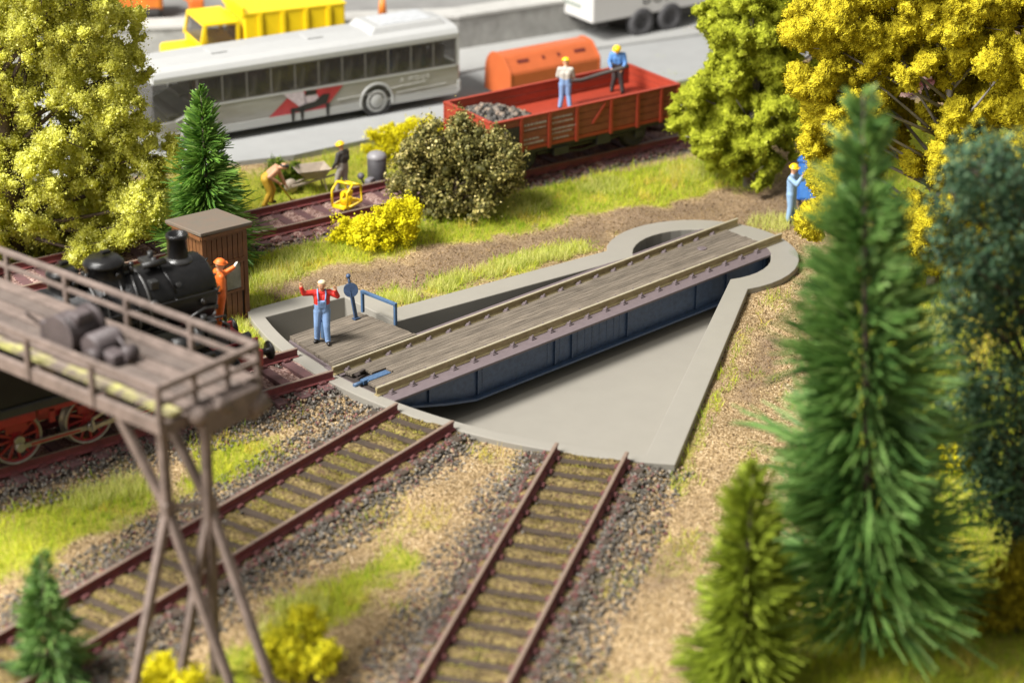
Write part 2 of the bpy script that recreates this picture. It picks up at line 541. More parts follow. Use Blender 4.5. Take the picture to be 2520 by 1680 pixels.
# ------------------------------------------------------------------ ground
def attr_ground_mat():
    m = bpy.data.materials.new('layout_ground')
    m.use_nodes = True
    nt = m.node_tree
    b = nt.nodes['Principled BSDF']
    b.inputs['Roughness'].default_value = 0.95
    b.inputs['Specular IOR Level'].default_value = 0.15
    tc = nd(nt, 'ShaderNodeTexCoord')
    v = nd(nt, 'ShaderNodeTexVoronoi', Scale=46.0)
    nt.links.new(tc.outputs['Object'], v.inputs['Vector'])
    v2 = nd(nt, 'ShaderNodeTexVoronoi', Scale=60.0)
    nt.links.new(tc.outputs['Object'], v2.inputs['Vector'])
    sp = nd(nt, 'ShaderNodeSeparateColor'); nt.links.new(v.outputs['Color'], sp.inputs[0])
    sp2 = nd(nt, 'ShaderNodeSeparateColor'); nt.links.new(v2.outputs['Color'], sp2.inputs[0])
    def ramp(src, cols):
        cr = nd(nt, 'ShaderNodeValToRGB'); e = cr.color_ramp.elements
        cr.color_ramp.interpolation = 'LINEAR'
        while len(e) < len(cols): e.new(0.5)
        for i, c in enumerate(cols):
            e[i].position = i / (len(cols) - 1); e[i].color = (*c, 1)
        nt.links.new(src, cr.inputs[0]); return cr
    gravel = ramp(sp.outputs[0], [(0.06, 0.034, 0.013), (0.165, 0.105, 0.045), (0.26, 0.175, 0.083), (0.37, 0.262, 0.135), (0.62, 0.48, 0.30)])
    soil = ramp(sp2.outputs[0], [(0.06, 0.038, 0.022), (0.14, 0.092, 0.052), (0.21, 0.145, 0.088), (0.36, 0.265, 0.175)])
    grass = ramp(sp2.outputs[0], [(0.12, 0.14, 0.015), (0.26, 0.27, 0.025), (0.36, 0.35, 0.04), (0.34, 0.27, 0.08)])
    ag = nd(nt, 'ShaderNodeAttribute', attribute_name='zone_grass')
    asl = nd(nt, 'ShaderNodeAttribute', attribute_name='zone_soil')
    def thr(src, tex, sharp):
        a = nd(nt, 'ShaderNodeMath', operation='ADD'); a.inputs[1].default_value = 0
        s = nd(nt, 'ShaderNodeMath', operation='SUBTRACT'); nt.links.new(src, s.inputs[0]); nt.links.new(tex, s.inputs[1])
        r = nd(nt, 'ShaderNodeMapRange'); r.inputs['From Min'].default_value = -sharp; r.inputs['From Max'].default_value = sharp
        nt.links.new(s.outputs[0], r.inputs['Value']); return r
    n = nd(nt, 'ShaderNodeTexNoise', Scale=7.0, Detail=6, Roughness=0.7)
    nt.links.new(tc.outputs['Object'], n.inputs['Vector'])
    ts = thr(asl.outputs['Fac'], n.outputs['Fac'], 0.3)
    tg = thr(ag.outputs['Fac'], n.outputs['Fac'], 0.24)
    m1 = nd(nt, 'ShaderNodeMix', data_type='RGBA'); nt.links.new(ts.outputs[0], m1.inputs[0])
    nt.links.new(gravel.outputs[0], m1.inputs[6]); nt.links.new(soil.outputs[0], m1.inputs[7])
    ballast = ramp(sp.outputs[1], [(0.035, 0.028, 0.025), (0.075, 0.06, 0.052), (0.13, 0.11, 0.095), (0.24, 0.20, 0.17)])
    ab = nd(nt, 'ShaderNodeAttribute', attribute_name='zone_ballast')
    tb = thr(ab.outputs['Fac'], n.outputs['Fac'], 0.12)
    m1b = nd(nt, 'ShaderNodeMix', data_type='RGBA'); nt.links.new(tb.outputs[0], m1b.inputs[0])
    nt.links.new(m1.outputs[2], m1b.inputs[6]); nt.links.new(ballast.outputs[0], m1b.inputs[7]); m1 = m1b
    m2 = nd(nt, 'ShaderNodeMix', data_type='RGBA'); nt.links.new(tg.outputs[0], m2.inputs[0])
    nt.links.new(m1.outputs[2], m2.inputs[6]); nt.links.new(grass.outputs[0], m2.inputs[7])
    nb = nd(nt, 'ShaderNodeTexNoise', Scale=0.9, Detail=4)
    nt.links.new(tc.outputs['Object'], nb.inputs['Vector'])
    mr = nd(nt, 'ShaderNodeMapRange'); mr.inputs['From Min'].default_value = 0.3; mr.inputs['From Max'].default_value = 0.7
    mr.inputs['To Min'].default_value = 0.78; mr.inputs['To Max'].default_value = 1.15
    nt.links.new(nb.outputs['Fac'], mr.inputs['Value'])
    mm = nd(nt, 'ShaderNodeMix', data_type='RGBA', blend_type='MULTIPLY'); mm.inputs[0].default_value = 1
    nt.links.new(m2.outputs[2], mm.inputs[6]); nt.links.new(mr.outputs[0], mm.inputs[7])
    nt.links.new(mm.outputs[2], b.inputs['Base Color'])
    bp = nd(nt, 'ShaderNodeBump', Strength=0.8, Distance=0.016, invert=True)
    nt.links.new(v.outputs['Distance'], bp.inputs['Height'])
    nt.links.new(bp.outputs[0], b.inputs['Normal'])
    return m

def axis_pts(lo, fine_lo, fine_hi, hi, df, dc):
    a = list(np.arange(lo, fine_lo, dc)) + list(np.arange(fine_lo, fine_hi, df)) + list(np.arange(fine_hi, hi + dc, dc))
    return np.array(a)
gx = axis_pts(-60, -13, 17, 90, 0.14, 1.6)
gy = axis_pts(-60, -12, 12, 90, 0.14, 1.6)
X, Yg = np.meshgrid(gx, gy, indexing='ij')
Z = ground_h(X, Yg)
mid_poly = []
for i in range(len(in_poly)):
    mid_poly.append(in_poly[i])
inside = inpoly(X, Yg, in_poly) | (polydist(X, Yg, in_poly) < 0.12)
Z = np.where(inside, PITZ - 0.25, Z)
nx, ny = X.shape
Vg = np.stack([X.ravel(), Yg.ravel(), Z.ravel()], 1)
I = np.arange(nx * ny).reshape(nx, ny)
Fg = np.stack([I[:-1, :-1].ravel(), I[1:, :-1].ravel(), I[1:, 1:].ravel(), I[:-1, 1:].ravel()], 1)
me = np_mesh('ground', Vg, Fg, attr_ground_mat())
zg, zs = zones(X, Yg)
for nme, arr in (('zone_grass', zg), ('zone_soil', zs), ('zone_ballast', np.clip((1.85 - track_dist(X, Yg)) / 0.9, 0, 1))):
    a = me.attributes.new(nme, 'FLOAT', 'POINT'); a.data.foreach_set('value', arr.ravel().astype(np.float32))
me.polygons.foreach_set('use_smooth', np.ones(len(Fg), bool))
tag(link('ground', me), kind='structure')

# road behind the siding: pale grey strip with a raised pavement at its back
M_ROAD = mat('road_grey', (0.29, 0.292, 0.286), 0.85, 0.05, 1.5, 0.15, 30)
M_PAVE = mat('pavement_grey', (0.33, 0.328, 0.315), 0.85, 0.05, 1.5, 0.15, 30)
def strip(name, pts_a, pts_b, z, m, th=0.0):
    vs = [(x, y, z) for x, y in pts_a] + [(x, y, z) for x, y in pts_b]
    n = len(pts_a)
    mb = MB()
    mb.add(vs, [(i, i + 1, n + i + 1, n + i) for i in range(n - 1)])
    if th:
        vs2 = [(x, y, z) for x, y in pts_a] + [(x, y, z - th) for x, y in pts_a]
        mb.add(vs2, [(i, i + 1, n + i + 1, n + i) for i in range(n - 1)])
    o = mb.build(name, m)
    tag(o, kind='structure')
    return o
ROADZ = -0.24
front = [(-14, 26.5), (-4, 20.5), (1.57, 17.0), (5.2, 14.75), (8.84, 13.2), (13.6, 12.5), (18, 11.5), (21.5, 10.6), (25, 10.0), (34, 8.0), (60, 3)]
back = [(-14, 36), (-4, 29.5), (3, 25.5), (8.5, 21.6), (12.5, 18.4), (15.5, 15.9), (19.6, 15.45), (23, 14.6), (26.4, 13.5), (38, 11.0), (62, 6)]
strip('road', front, back, ROADZ, M_ROAD, 0.3)
back2 = [(x + 0.6, y + 14) for x, y in back]
strip('pavement', back, back2, ROADZ + 0.08, M_PAVE, 0.1)

# ------------------------------------------------------------------ turntable pit
M_PIT = mat('pit_grey_plastic', (0.240, 0.223, 0.190), 0.42, 0.03, 1.6, 0.07, 90, spec=0.45)
def clean_ring(poly):
    out = []
    for p in poly:
        if not out or (abs(p[0] - out[-1][0]) + abs(p[1] - out[-1][1])) > 1e-4: out.append(p)
    return out
def ring_solid(inner, outer, z0, z1):
    """solid rim between two outlines of equal point count"""
    n = len(inner)
    mb = MB()
    vs = [(x, y, z1) for x, y in outer] + [(x, y, z1) for x, y in inner] + [(x, y, z0) for x, y in outer] + [(x, y, z0) for x, y in inner]
    fs = []
    for i in range(n):
        j = (i + 1) % n
        fs.append((i, j, n + j, n + i))
        fs.append((2 * n + i, 2 * n + j, j, i))
        fs.append((n + i, n + j, 3 * n + j, 3 * n + i))
    mb.add(vs, fs)
    return mb
assert len(in_poly) == len(out_poly), (len(in_poly), len(out_poly))
pit = empty('turntable_pit', (PIV[0] - 5, 0, PITZ))
tag(pit, 'grey moulded turntable pit, wedge-shaped with a round far end', 'turntable pit')
rim = ring_solid(in_poly, out_poly, PITZ - 0.1, RIMZ).build('rim_wall', M_PIT, None, bevel=0.02)
rim.parent = pit; rim.matrix_parent_inverse = Matrix.Translation(-pit.location)
fl = MB()
cx, cy = 6.5, 0
fl.add([(x, y, PITZ) for x, y in in_poly], [list(range(len(in_poly)))])
bmf = fl.mesh('pit_floor', M_PIT)
floor = link('pit_floor', bmf, pit); floor.matrix_parent_inverse = Matrix.Translation(-pit.location)

# ------------------------------------------------------------------ turntable bridge
M_BRASS = mat('brass_rail', (0.46, 0.38, 0.20), 0.36, 0.35, 14, 0.05, 80, metal=0.3, c2=(0.27, 0.21, 0.10), stretch=(0.3, 1, 1))
M_BRASS_TOP = mat('worn_rail_top', (0.42, 0.37, 0.26), 0.38, 0.15, 10, metal=0.3)
M_BLUE = mat('girder_blue', (0.036, 0.062, 0.118), 0.38, 0.3, 9, 0.25, 60, spec=0.5)
M_BLUE2 = mat('light_blue_iron', (0.055, 0.105, 0.19), 0.45, 0.2, 9, 0.15, 60)
M_PURPLE = mat('flange_mauve', (0.125, 0.098, 0.102), 0.5, 0.1, 8, 0.1, 60)
M_DECK = wood_mat('weathered_planks', (0.135, 0.108, 0.08), (0.235, 0.197, 0.152), 0)
M_DARKWOOD = mat('dark_plank_edge', (0.035, 0.025, 0.02), 0.8)
BL = 13.86
bridge = empty('turntable_bridge', (0, 0, 0))
tag(bridge, 'blue girder turntable bridge with brass rails, grey planks and an operator platform', 'turntable bridge')
RAILP = [(-0.085, 0), (0.085, 0), (0.085, 0.018), (0.02, 0.045), (0.018, 0.13), (0.04, 0.15), (0.04, 0.192), (0.028, 0.2), (-0.028, 0.2), (-0.04, 0.192), (-0.04, 0.15), (-0.018, 0.13), (-0.02, 0.045), (-0.085, 0.018)]
def rail_mesh(name, L, mats, start=0.0):
    mb = MB()
    mb.extrude(RAILP, (start, 0, -RAILH), (start + L, 0, -RAILH), (0, 1, 0), (0, 0, 1))
    # head top = second material
    for k, f in enumerate(mb.f):
        zs_ = [mb.v[i][2] for i in f]
        if min(zs_) > -0.012: mb.m[k] = 1
    me_ = mb.mesh(name, mats)
    return me_
brm = rail_mesh('rail', BL, [M_BRASS, M_BRASS_TOP])
for y in (0.755, -0.755): link('rail', brm, bridge, (0, y, 0)).scale = (1, .8, 1)
FLT = -RAILH - 0.002
# girders: web, top and bottom flange on each side
XE = 13.18
bot = [(0.18, -0.42), (0.75, -0.56), (1.65, -0.80), (2.62, -1.0), (XE, -1.06)]
for s in (-1, 1):
    mb = MB()
    y0, y1 = sorted((s * 0.60, s * 1.22))
    mb.box(((0.12 + XE) / 2, (y0 + y1) / 2, FLT - 0.03), (XE - 0.12, y1 - y0, 0.06), bev=0.012)
    mb.build('top_flange', M_PURPLE, bridge)
    mb = MB()
    prof = [(0.2, FLT - 0.06)] + bot + [(XE, FLT - 0.06)]
    ya, yb = s * 1.0 - 0.03, s * 1.0 + 0.03
    n = len(prof)
    vs = [(x, ya, z) for x, z in prof] + [(x, yb, z) for x, z in prof]
    mb.add(vs, [list(range(n)), list(range(n, 2 * n))[::-1]] + [(i, (i + 1) % n, n + (i + 1) % n, n + i) for i in range(n)])
    mb.build('girder_web', M_BLUE, bridge)
    mb = MB()
    for (xa, za), (xb, zb) in zip(bot[:-1], bot[1:]):
        mb.bar((xa - 0.004, s * 1.02, za), (xb + 0.004, s * 1.02, zb), 0.36, 0.05)
    mb.build('bottom_flange', M_BLUE, bridge)
    stm = MB().box((0, 0, 0), (0.045, 0.05, 1.0)).mesh('stiffener', M_BLUE)
    for xs in (1.3, 2.79, 5.28, 5.85, 7.76, 10.26, 11.4, 12.83):
        zb = np.interp(xs, [b[0] for b in bot], [b[1] for b in bot])
        o = link('stiffener', stm, bridge, (xs, s * 1.055, (FLT - 0.06 + zb) / 2 + 0.01))
        o.scale = (1, 1, abs(FLT - 0.06 - zb) - 0.05)
# rivet rows on the splice plates (near side shows)
rv = MB()
for s in (-1, 1):
    for x0 in (6.05, 6.3, 6.55, 6.8, 7.05, 7.3, 7.5, 2.95, 5.05, 5.45):
        for z in np.arange(-0.92, -0.3, 0.075): rv.sphere((x0, s * 1.032, z), 0.016, 6, 4)
    for x0 in np.arange(3.2, 13, 0.16):
        zb = np.interp(x0, [b[0] for b in bot], [b[1] for b in bot])
        rv.sphere((x0, s * 1.032, zb + 0.06), 0.012, 5, 3); rv.sphere((x0, s * 1.032, FLT - 0.1), 0.012, 5, 3)
rvo = rv.build('rivets', M_BLUE, bridge); tag(rvo, kind='stuff')
# cross members under the deck
xm = MB().box((0, 0, 0), (0.12, 1.9, 0.3)).mesh('cross_member', M_BLUE)
for x in np.arange(0.45, 13.2, 1.27): link('cross_member', xm, bridge, (x, 0, -0.45))
eb = MB(); eb.box((0.14, 0, -0.30), (0.07, 2.36, 0.1)); eb.build('end_beam', M_PURPLE, bridge)
# rail clamps
cm = MB()
cm.box((0, 0, 0.008), (0.12, 0.10, 0.022)); cm.box((0, 0.012, 0.03), (0.07, 0.075, 0.03), bev=0.008); cm.cyl((0, -0.012, 0.03), (0, -0.012, 0.085), 0.022, 0.018, 6, smooth=False)
cmm = cm.mesh('rail_clamp', M_PURPLE)
for x in np.arange(0.35, 13.3, 0.62):
    for yy, rz in ((-0.885, 0), (-0.625, math.pi), (0.625, 0), (0.885, math.pi)):
        link('rail_clamp', cmm, bridge, (x, yy, FLT + 0.002 if abs(yy) > 0.7 else FLT + 0.045), (0, 0, rz)).scale = (1.3, 1.3, 1.25)
# deck planks between the rails
NP = 15; pw = 1.20 / NP
for i in range(NP):
    y = -0.60 + pw * (i + 0.5)
    x0 = 0.22 + random.uniform(0, 0.02); x1 = 13.2 + random.uniform(0, 0.05)
    if 5 <= i <= 8: x0 = 1.02 + random.uniform(0, .02)
    elif 9 <= i <= 11: x0 = 0.62 + random.uniform(0, .02)
    cuts = [x0] + sorted([x1]) 
    for a_, b_ in zip(cuts[:-1], cuts[1:]):
        MB().box(((a_ + b_) / 2, y, FLT + 0.045 + random.uniform(-0.004, 0.004)), (b_ - a_ - 0.006, pw - 0.005, 0.07), bev=0.004).build('plank', M_DECK, bridge)
mbx = MB().box((0.9, 0, -0.26), (1.5, 1.15, 0.04)); mbx.build('deck_bearer', M_DARKWOOD, bridge)
# blue locking bolt in the deck end
lb = MB()
lb.box((0.62, -0.06, FLT + 0.05), (0.68, 0.20, 0.05), bev=0.01)
lb.box((0.25, -0.06, FLT + 0.04), (0.16, 0.13, 0.11), bev=0.015)
lb.cyl((-0.06, -0.06, FLT + 0.035), (0.24, -0.06, FLT + 0.035), 0.045, n=10)
for k in range(4):
    for q in (-0.055, 0.055): lb.sphere((0.42 + k * 0.15, -0.06 + q, FLT + 0.077), 0.014, 6, 4)
lb.build('locking_bolt', M_BLUE2, bridge)
lk = MB(); lk.box((0.42, 0.30, FLT + 0.09), (0.34, 0.07, 0.05), (0, 0, 0.25), bev=0.012); lk.box((0.3, 0.24, FLT + 0.085), (0.1, 0.12, 0.06), bev=0.01)
lk.build('locking_lever', M_DARKWOOD, bridge)
MB().cyl((11.75, 0.12, FLT + 0.08), (11.75, 0.12, FLT + 0.105), 0.13, 0.12, 14).build('pivot_cap', M_PURPLE, bridge)
# operator platform on the left of the bridge
PZ = -0.09
def plat_x(y):   # slightly skewed outline
    t = (y - 0.98) / 1.94
    return 0.21 + t * 0.29, 2.73 - t * 0.13
NPL = 18; w = 1.94 / NPL
for i in range(NPL):
    y = 0.98 + w * (i + 0.5); xa, xb = plat_x(y)
    xa += random.uniform(-0.012, 0.02); xb += random.uniform(-0.03, 0.02)
    MB().box(((xa + xb) / 2, y, PZ - 0.045 + random.uniform(-0.005, 0.005)), (xb - xa, w - 0.005, 0.09), bev=0.005).build('platform_plank', M_DECK, bridge)
for x in (0.55, 1.5, 2.4): MB().box((x, 1.9, PZ - 0.16), (0.14, 1.84, 0.12)).build('platform_bearer', M_BLUE, bridge)
mb = MB(); mb.bar((0.2, 0.99, PZ - 0.135), (0.48, 2.9, PZ - 0.135), 0.05, 0.08); mb.build('platform_end_angle', M_PURPLE, bridge)
# handrail, signal lever and control post
hr = MB()
T_ = 0.07
pA, pB = Vector((2.66, 2.84, PZ)), Vector((2.72, 1.72, PZ))
hr.bar(pA, pA + Vector((0, 0, 0.56)), T_); hr.bar(pB, pB + Vector((0, 0, 0.56)), T_)
hr.bar(pA + Vector((0, 0.035, 0.53)), pB + Vector((0, -0.035, 0.53)), 0.085, T_)
hr.build('handrail', M_BLUE2, bridge, bevel=0.008)
lv = MB()
lb_, lt_ = Vector((2.27, 2.62, PZ)), Vector((2.22, 2.80, PZ + 1.0))
dd = (lt_ - lb_)
lv.bar(lb_, lb_ + dd * 0.72, 0.085, 0.05)
pc = lb_ + dd * 0.72
fdir = Vector((CAM.x - pc.x, CAM.y - pc.y, 4)).normalized()
lv.cyl(pc - fdir * 0.03, pc + fdir * 0.03, 0.175, n=20)
lv.cyl(pc + dd * 0.12, pc + dd * 0.32, 0.035, 0.03, 8)
lv.sphere(pc + dd * 0.34, 0.06, 10, 8)
lv.box(lb_ + Vector((0, 0, 0.02)), (0.16, 0.12, 0.04))
lv.build('signal_lever', M_BLUE, bridge)
cp = MB(); cp.box((1.02, 2.28, PZ + 0.40), (0.13, 0.13, 0.8), bev=0.015); cp.box((1.02, 2.28, PZ + 0.83), (0.17, 0.15, 0.05), bev=0.012); cp.cyl((1.02, 2.28, PZ + 0.84), (1.13, 2.22, PZ + 0.88), 0.018, n=8); cp.sphere((1.13, 2.22, PZ + 0.89), 0.03, 8, 6)
cp.build('control_post', M_BLUE2, bridge)

# ------------------------------------------------------------------ railway tracks
M_RUST = mat('rusty_rail', (0.215, 0.045, 0.045), 0.7, 0.3, 5, 0.25, 40, c2=(0.12, 0.032, 0.032))
M_RUSTTOP = mat('rusty_rail_top', (0.19, 0.135, 0.102), 0.42, 0.2, 9, 0.1, 40)
M_SLEEP = mat('sleeper_brown', (0.034, 0.022, 0.013), 0.9, 0.3, 7, 0.5, 40, c2=(0.062, 0.041, 0.027))
M_SLEEP_RED = mat('sleeper_red_brown', (0.125, 0.055, 0.055), 0.8, 0.3, 7, 0.5, 40, c2=(0.08, 0.042, 0.042))
M_CHAIR = mat('rust_red_chair', (0.115, 0.034, 0.032), 0.75, 0.35, 6, 0.3, 40, c2=(0.11, 0.035, 0.035))
sl_me = MB().box((0, 0, 0), (0.19, 2.42, 0.15), bev=0.018).mesh('sleeper', M_SLEEP)
slr_me = MB().box((0, 0, 0), (0.25, 2.42, 0.15), bev=0.018).mesh('sleeper', M_SLEEP_RED)
chb = MB(); chb.box((0, 0, 0.025), (0.17, 0.34, 0.05), bev=0.012); chb.box((0, 0.13, 0.052), (0.08, 0.05, 0.035), bev=0.008); chb.box((0, -0.13, 0.052), (0.08, 0.05, 0.035), bev=0.008)
ch_me = chb.mesh('rail_chair', M_CHAIR)
def track(label, p0, d, L, r0=0.0, red=False, top=None, first=0.22):
    d = Vector(d).normalized(); p0 = Vector(p0)
    t = empty('railway_track', (p0.x, p0.y, 0), math.atan2(d.y, d.x))
    tag(t, label, 'railway track')
    rm = rail_mesh('rail', L, [M_RUST, top or M_RUSTTOP])
    for y in (0.755, -0.755): link('rail', rm, t, (0, y, 0))
    x = first
    while x < L:
        link('sleeper', slr_me if red else sl_me, t, (x, random.uniform(-0.02, 0.02), -RAILH - 0.082 + random.uniform(-0.012, 0.004)), (0, 0, random.uniform(-0.012, 0.012)))
        for y in (0.755, -0.755): link('rail_chair', ch_me, t, (x, y, -RAILH - 0.012), (0, 0, random.choice((0, math.pi))))
        x += 0.62
    return t
def out_dir(a): return Vector((-math.cos(a), -math.sin(a), 0))
for key, L, red, label in (('a', 13.5, True, 'rusty track under the black steam locomotive, left of the turntable'),
                      ('b', 17.5, False, 'rusty overgrown track passing under the brown coaling gantry'),
                      ('c', 17.5, False, 'rusty mossy track running to the bottom edge, nearest to the big spruce')):
    p = polar(R_ARC_O + 0.02, TRACKS[key])
    if key == 'a': p = polar(R_ARC_I + 0.16, TRACKS[key])
    track(label, (p[0], p[1], 0), out_dir(TRACKS[key]), L, red=red, first=0.35)
q0 = BT0 - BTD * 14
M_SHINY = mat('polished_rail_top', (0.42, 0.40, 0.40), 0.3, 0.1, 8, metal=0.7)
track('rusty siding at the back, carrying the red open wagon', (q0.x, q0.y, 0), BTD, 48, red=True)

# ballast: loose stones on the shoulders, countless
phi = (1 + 5 ** 0.5) / 2
ICO_V = np.array([(-1, phi, 0), (1, phi, 0), (-1, -phi, 0), (1, -phi, 0), (0, -1, phi), (0, 1, phi), (0, -1, -phi), (0, 1, -phi), (phi, 0, -1), (phi, 0, 1), (-phi, 0, -1), (-phi, 0, 1)]) / 1.9
ICO_F = np.array([(0, 11, 5), (0, 5, 1), (0, 1, 7), (0, 7, 10), (0, 10, 11), (1, 5, 9), (5, 11, 4), (11, 10, 2), (10, 7, 6), (7, 1, 8), (3, 9, 4), (3, 4, 2), (3, 2, 6), (3, 6, 8), (3, 8, 9), (4, 9, 5), (2, 4, 11), (6, 2, 10), (8, 6, 7), (9, 8, 1)])
def rand_rot(n):
    q = rng.normal(size=(n, 4)); q /= np.linalg.norm(q, axis=1, keepdims=True)
    w, x, y, z = q.T
    return np.stack([np.stack([1 - 2 * (y * y + z * z), 2 * (x * y - w * z), 2 * (x * z + w * y)], 1),
                     np.stack([2 * (x * y + w * z), 1 - 2 * (x * x + z * z), 2 * (y * z - w * x)], 1),
                     np.stack([2 * (x * z - w * y), 2 * (y * z + w * x), 1 - 2 * (x * x + y * y)], 1)], 1)
OCT_V = np.array([(1, 0, 0), (-1, 0, 0), (0, 1, 0), (0, -1, 0), (0, 0, 1), (0, 0, -1)], float)
OCT_F = np.array([(0, 2, 4), (2, 1, 4), (1, 3, 4), (3, 0, 4), (2, 0, 5), (1, 2, 5), (3, 1, 5), (0, 3, 5)])
def stones(P, size, tint, name, material, low=False):
    n = len(P)
    SV, SF = (OCT_V * 1.15, OCT_F) if low else (ICO_V, ICO_F)
    sc = size[:, None] * rng.uniform(0.6, 1.25, (n, 3))
    base = SV[None] * (1 + rng.uniform(-0.25, 0.25, (n, len(SV), 1)))
    v = np.einsum('nij,nkj->nki', rand_rot(n), base * sc[:, None, :]) + P[:, None, :]
    f = SF[None] + (np.arange(n) * len(SV))[:, None, None]
    return np_mesh(name, v.reshape(-1, 3), f.reshape(-1, 3), material, np.repeat(tint, len(SF)))
M_STONE = leaf_mat('ballast_stone', [(0.0, (0.055, 0.047, 0.038)), (0.3, (0.095, 0.083, 0.068)), (0.6, (0.155, 0.138, 0.115)), (0.72, (0.25, 0.23, 0.20)), (0.76, (0.12, 0.045, 0.04)), (0.86, (0.19, 0.085, 0.075)), (0.9, (0.24, 0.17, 0.095)), (1.0, (0.36, 0.27, 0.17))], 0.85, 0.0, 0.3)
def ballast_for(p0, d, L, dens, red=0.12, width=(1.0, 2.1), ease=0.25):
    d = np.array(d); nrm = np.array([-d[1], d[0]])
    n = int(L * dens)
    s = rng.uniform(0, L, n); side = rng.choice([-1, 1], n)
    lat = side * (width[0] + (width[1] - width[0]) * rng.random(n) ** 1.7 + (fbm(s, side * 5 + 20, 1.1, 61) - .5) * .5 * rng.random(n))
    # some stones between the sleepers under the rails
    k = rng.random(n) < 0.22
    lat = np.where(k, side * rng.uniform(0.5, 1.1, n), lat)
    xy = np.array(p0)[None] + s[:, None] * d + lat[:, None] * nrm
    al = np.abs(lat)
    z = np.interp(al, [0, 1.1, 1.35, 1.7, 2.3], [-0.27, -0.235, -0.29, -0.355, -0.375]) + rng.uniform(-0.02, 0.015, n)
    size = rng.uniform(0.020, 0.044, n)
    t = rng.random(n) * 0.72
    r = rng.random(n)
    t = np.where(r < red * np.where(al < 1.15, 3.0, 0.5), rng.uniform(0.76, 0.86, n), t)
    t = np.where((r > 0.8) & (al > 1.2), rng.uniform(0.9, 1.0, n), t)
    keep = ~(inpoly(xy[:, 0], xy[:, 1], out_poly) | (polydist(xy[:, 0], xy[:, 1], out_poly) < 0.03))
    return np.column_stack([xy, z])[keep], size[keep], t[keep]
parts = []
for key, dens in (('a', 760), ('b', 900), ('c', 900)):
    p = polar(11.6, TRACKS[key]); d = out_dir(TRACKS[key])
    parts.append(ballast_for(p, (d.x, d.y), 15 if key != 'a' else 12, dens, 0.14))
parts.append(ballast_for((q0.x, q0.y), (BTD.x, BTD.y), 32, 240, 0.3, (0.95, 1.45)))
o = link('ballast', stones(np.concatenate([q[0] for q in parts]), np.concatenate([q[1] for q in parts]), np.concatenate([q[2] for q in parts]), 'ballast', M_STONE, True))
tag(o, 'dark grey and rust loose ballast stones along the tracks', 'ballast', kind='stuff')

# filled track beds: moss, sand and dust between the sleepers
def bed_mat(name, cols):
    return grain_mat(name, cols, 0.045, 0.8, 0.95, 1.4)
M_BED_MOSS = bed_mat('mossy_track_bed', [(0.035, 0.022, 0.012), (0.09, 0.062, 0.026), (0.155, 0.112, 0.042), (0.25, 0.19, 0.075), (0.09, 0.05, 0.034)])
M_BED_RED = bed_mat('dusty_red_track_bed', [(0.10, 0.05, 0.045), (0.20, 0.11, 0.09), (0.30, 0.19, 0.16), (0.42, 0.30, 0.26)])
def bed(name, p0, d, L, m, h):
    d = Vector((d[0], d[1], 0)).normalized(); nrm = Vector((-d.y, d.x, 0))
    ns, nl = int(L / 0.07), 34
    s = np.linspace(0, L, ns); l = np.linspace(-1.25, 1.25, nl)
    Sg, Lg = np.meshgrid(s, l, indexing='ij')
    x = p0[0] + d.x * Sg + nrm.x * Lg; y = p0[1] + d.y * Sg + nrm.y * Lg
    z = h + (fbm(x, y, 0.35, 21) - 0.5) * 0.10 + (fbm(x, y, 1.6, 22) - 0.5) * 0.07
    # dips over the sleepers, swept off near the outside
    z += -0.035 * np.cos((Sg - 0.35) / 0.62 * 2 * np.pi)
    z -= np.clip(np.abs(Lg) - 0.85, 0, 1) * 0.18
    I_ = np.arange(ns * nl).reshape(ns, nl)
    F_ = np.stack([I_[:-1, :-1].ravel(), I_[1:, :-1].ravel(), I_[1:, 1:].ravel(), I_[:-1, 1:].ravel()], 1)
    me_ = np_mesh(name, np.stack([x.ravel(), y.ravel(), z.ravel()], 1), F_, m)
    me_.polygons.foreach_set('use_smooth', np.ones(len(F_), bool))
    return tag(link(name, me_), kind='structure')
for key, m_, h, L in (('a', M_BED_RED, -0.265, 13), ('b', M_BED_MOSS, -0.232, 17), ('c', M_BED_MOSS, -0.232, 17)):
    p = polar(R_ARC_O + 0.03, TRACKS[key]); bed('track_bed', p, out_dir(TRACKS[key]), L, m_, h)
bed('track_bed', (q0.x, q0.y), BTD, 48, M_BED_RED, -0.255)

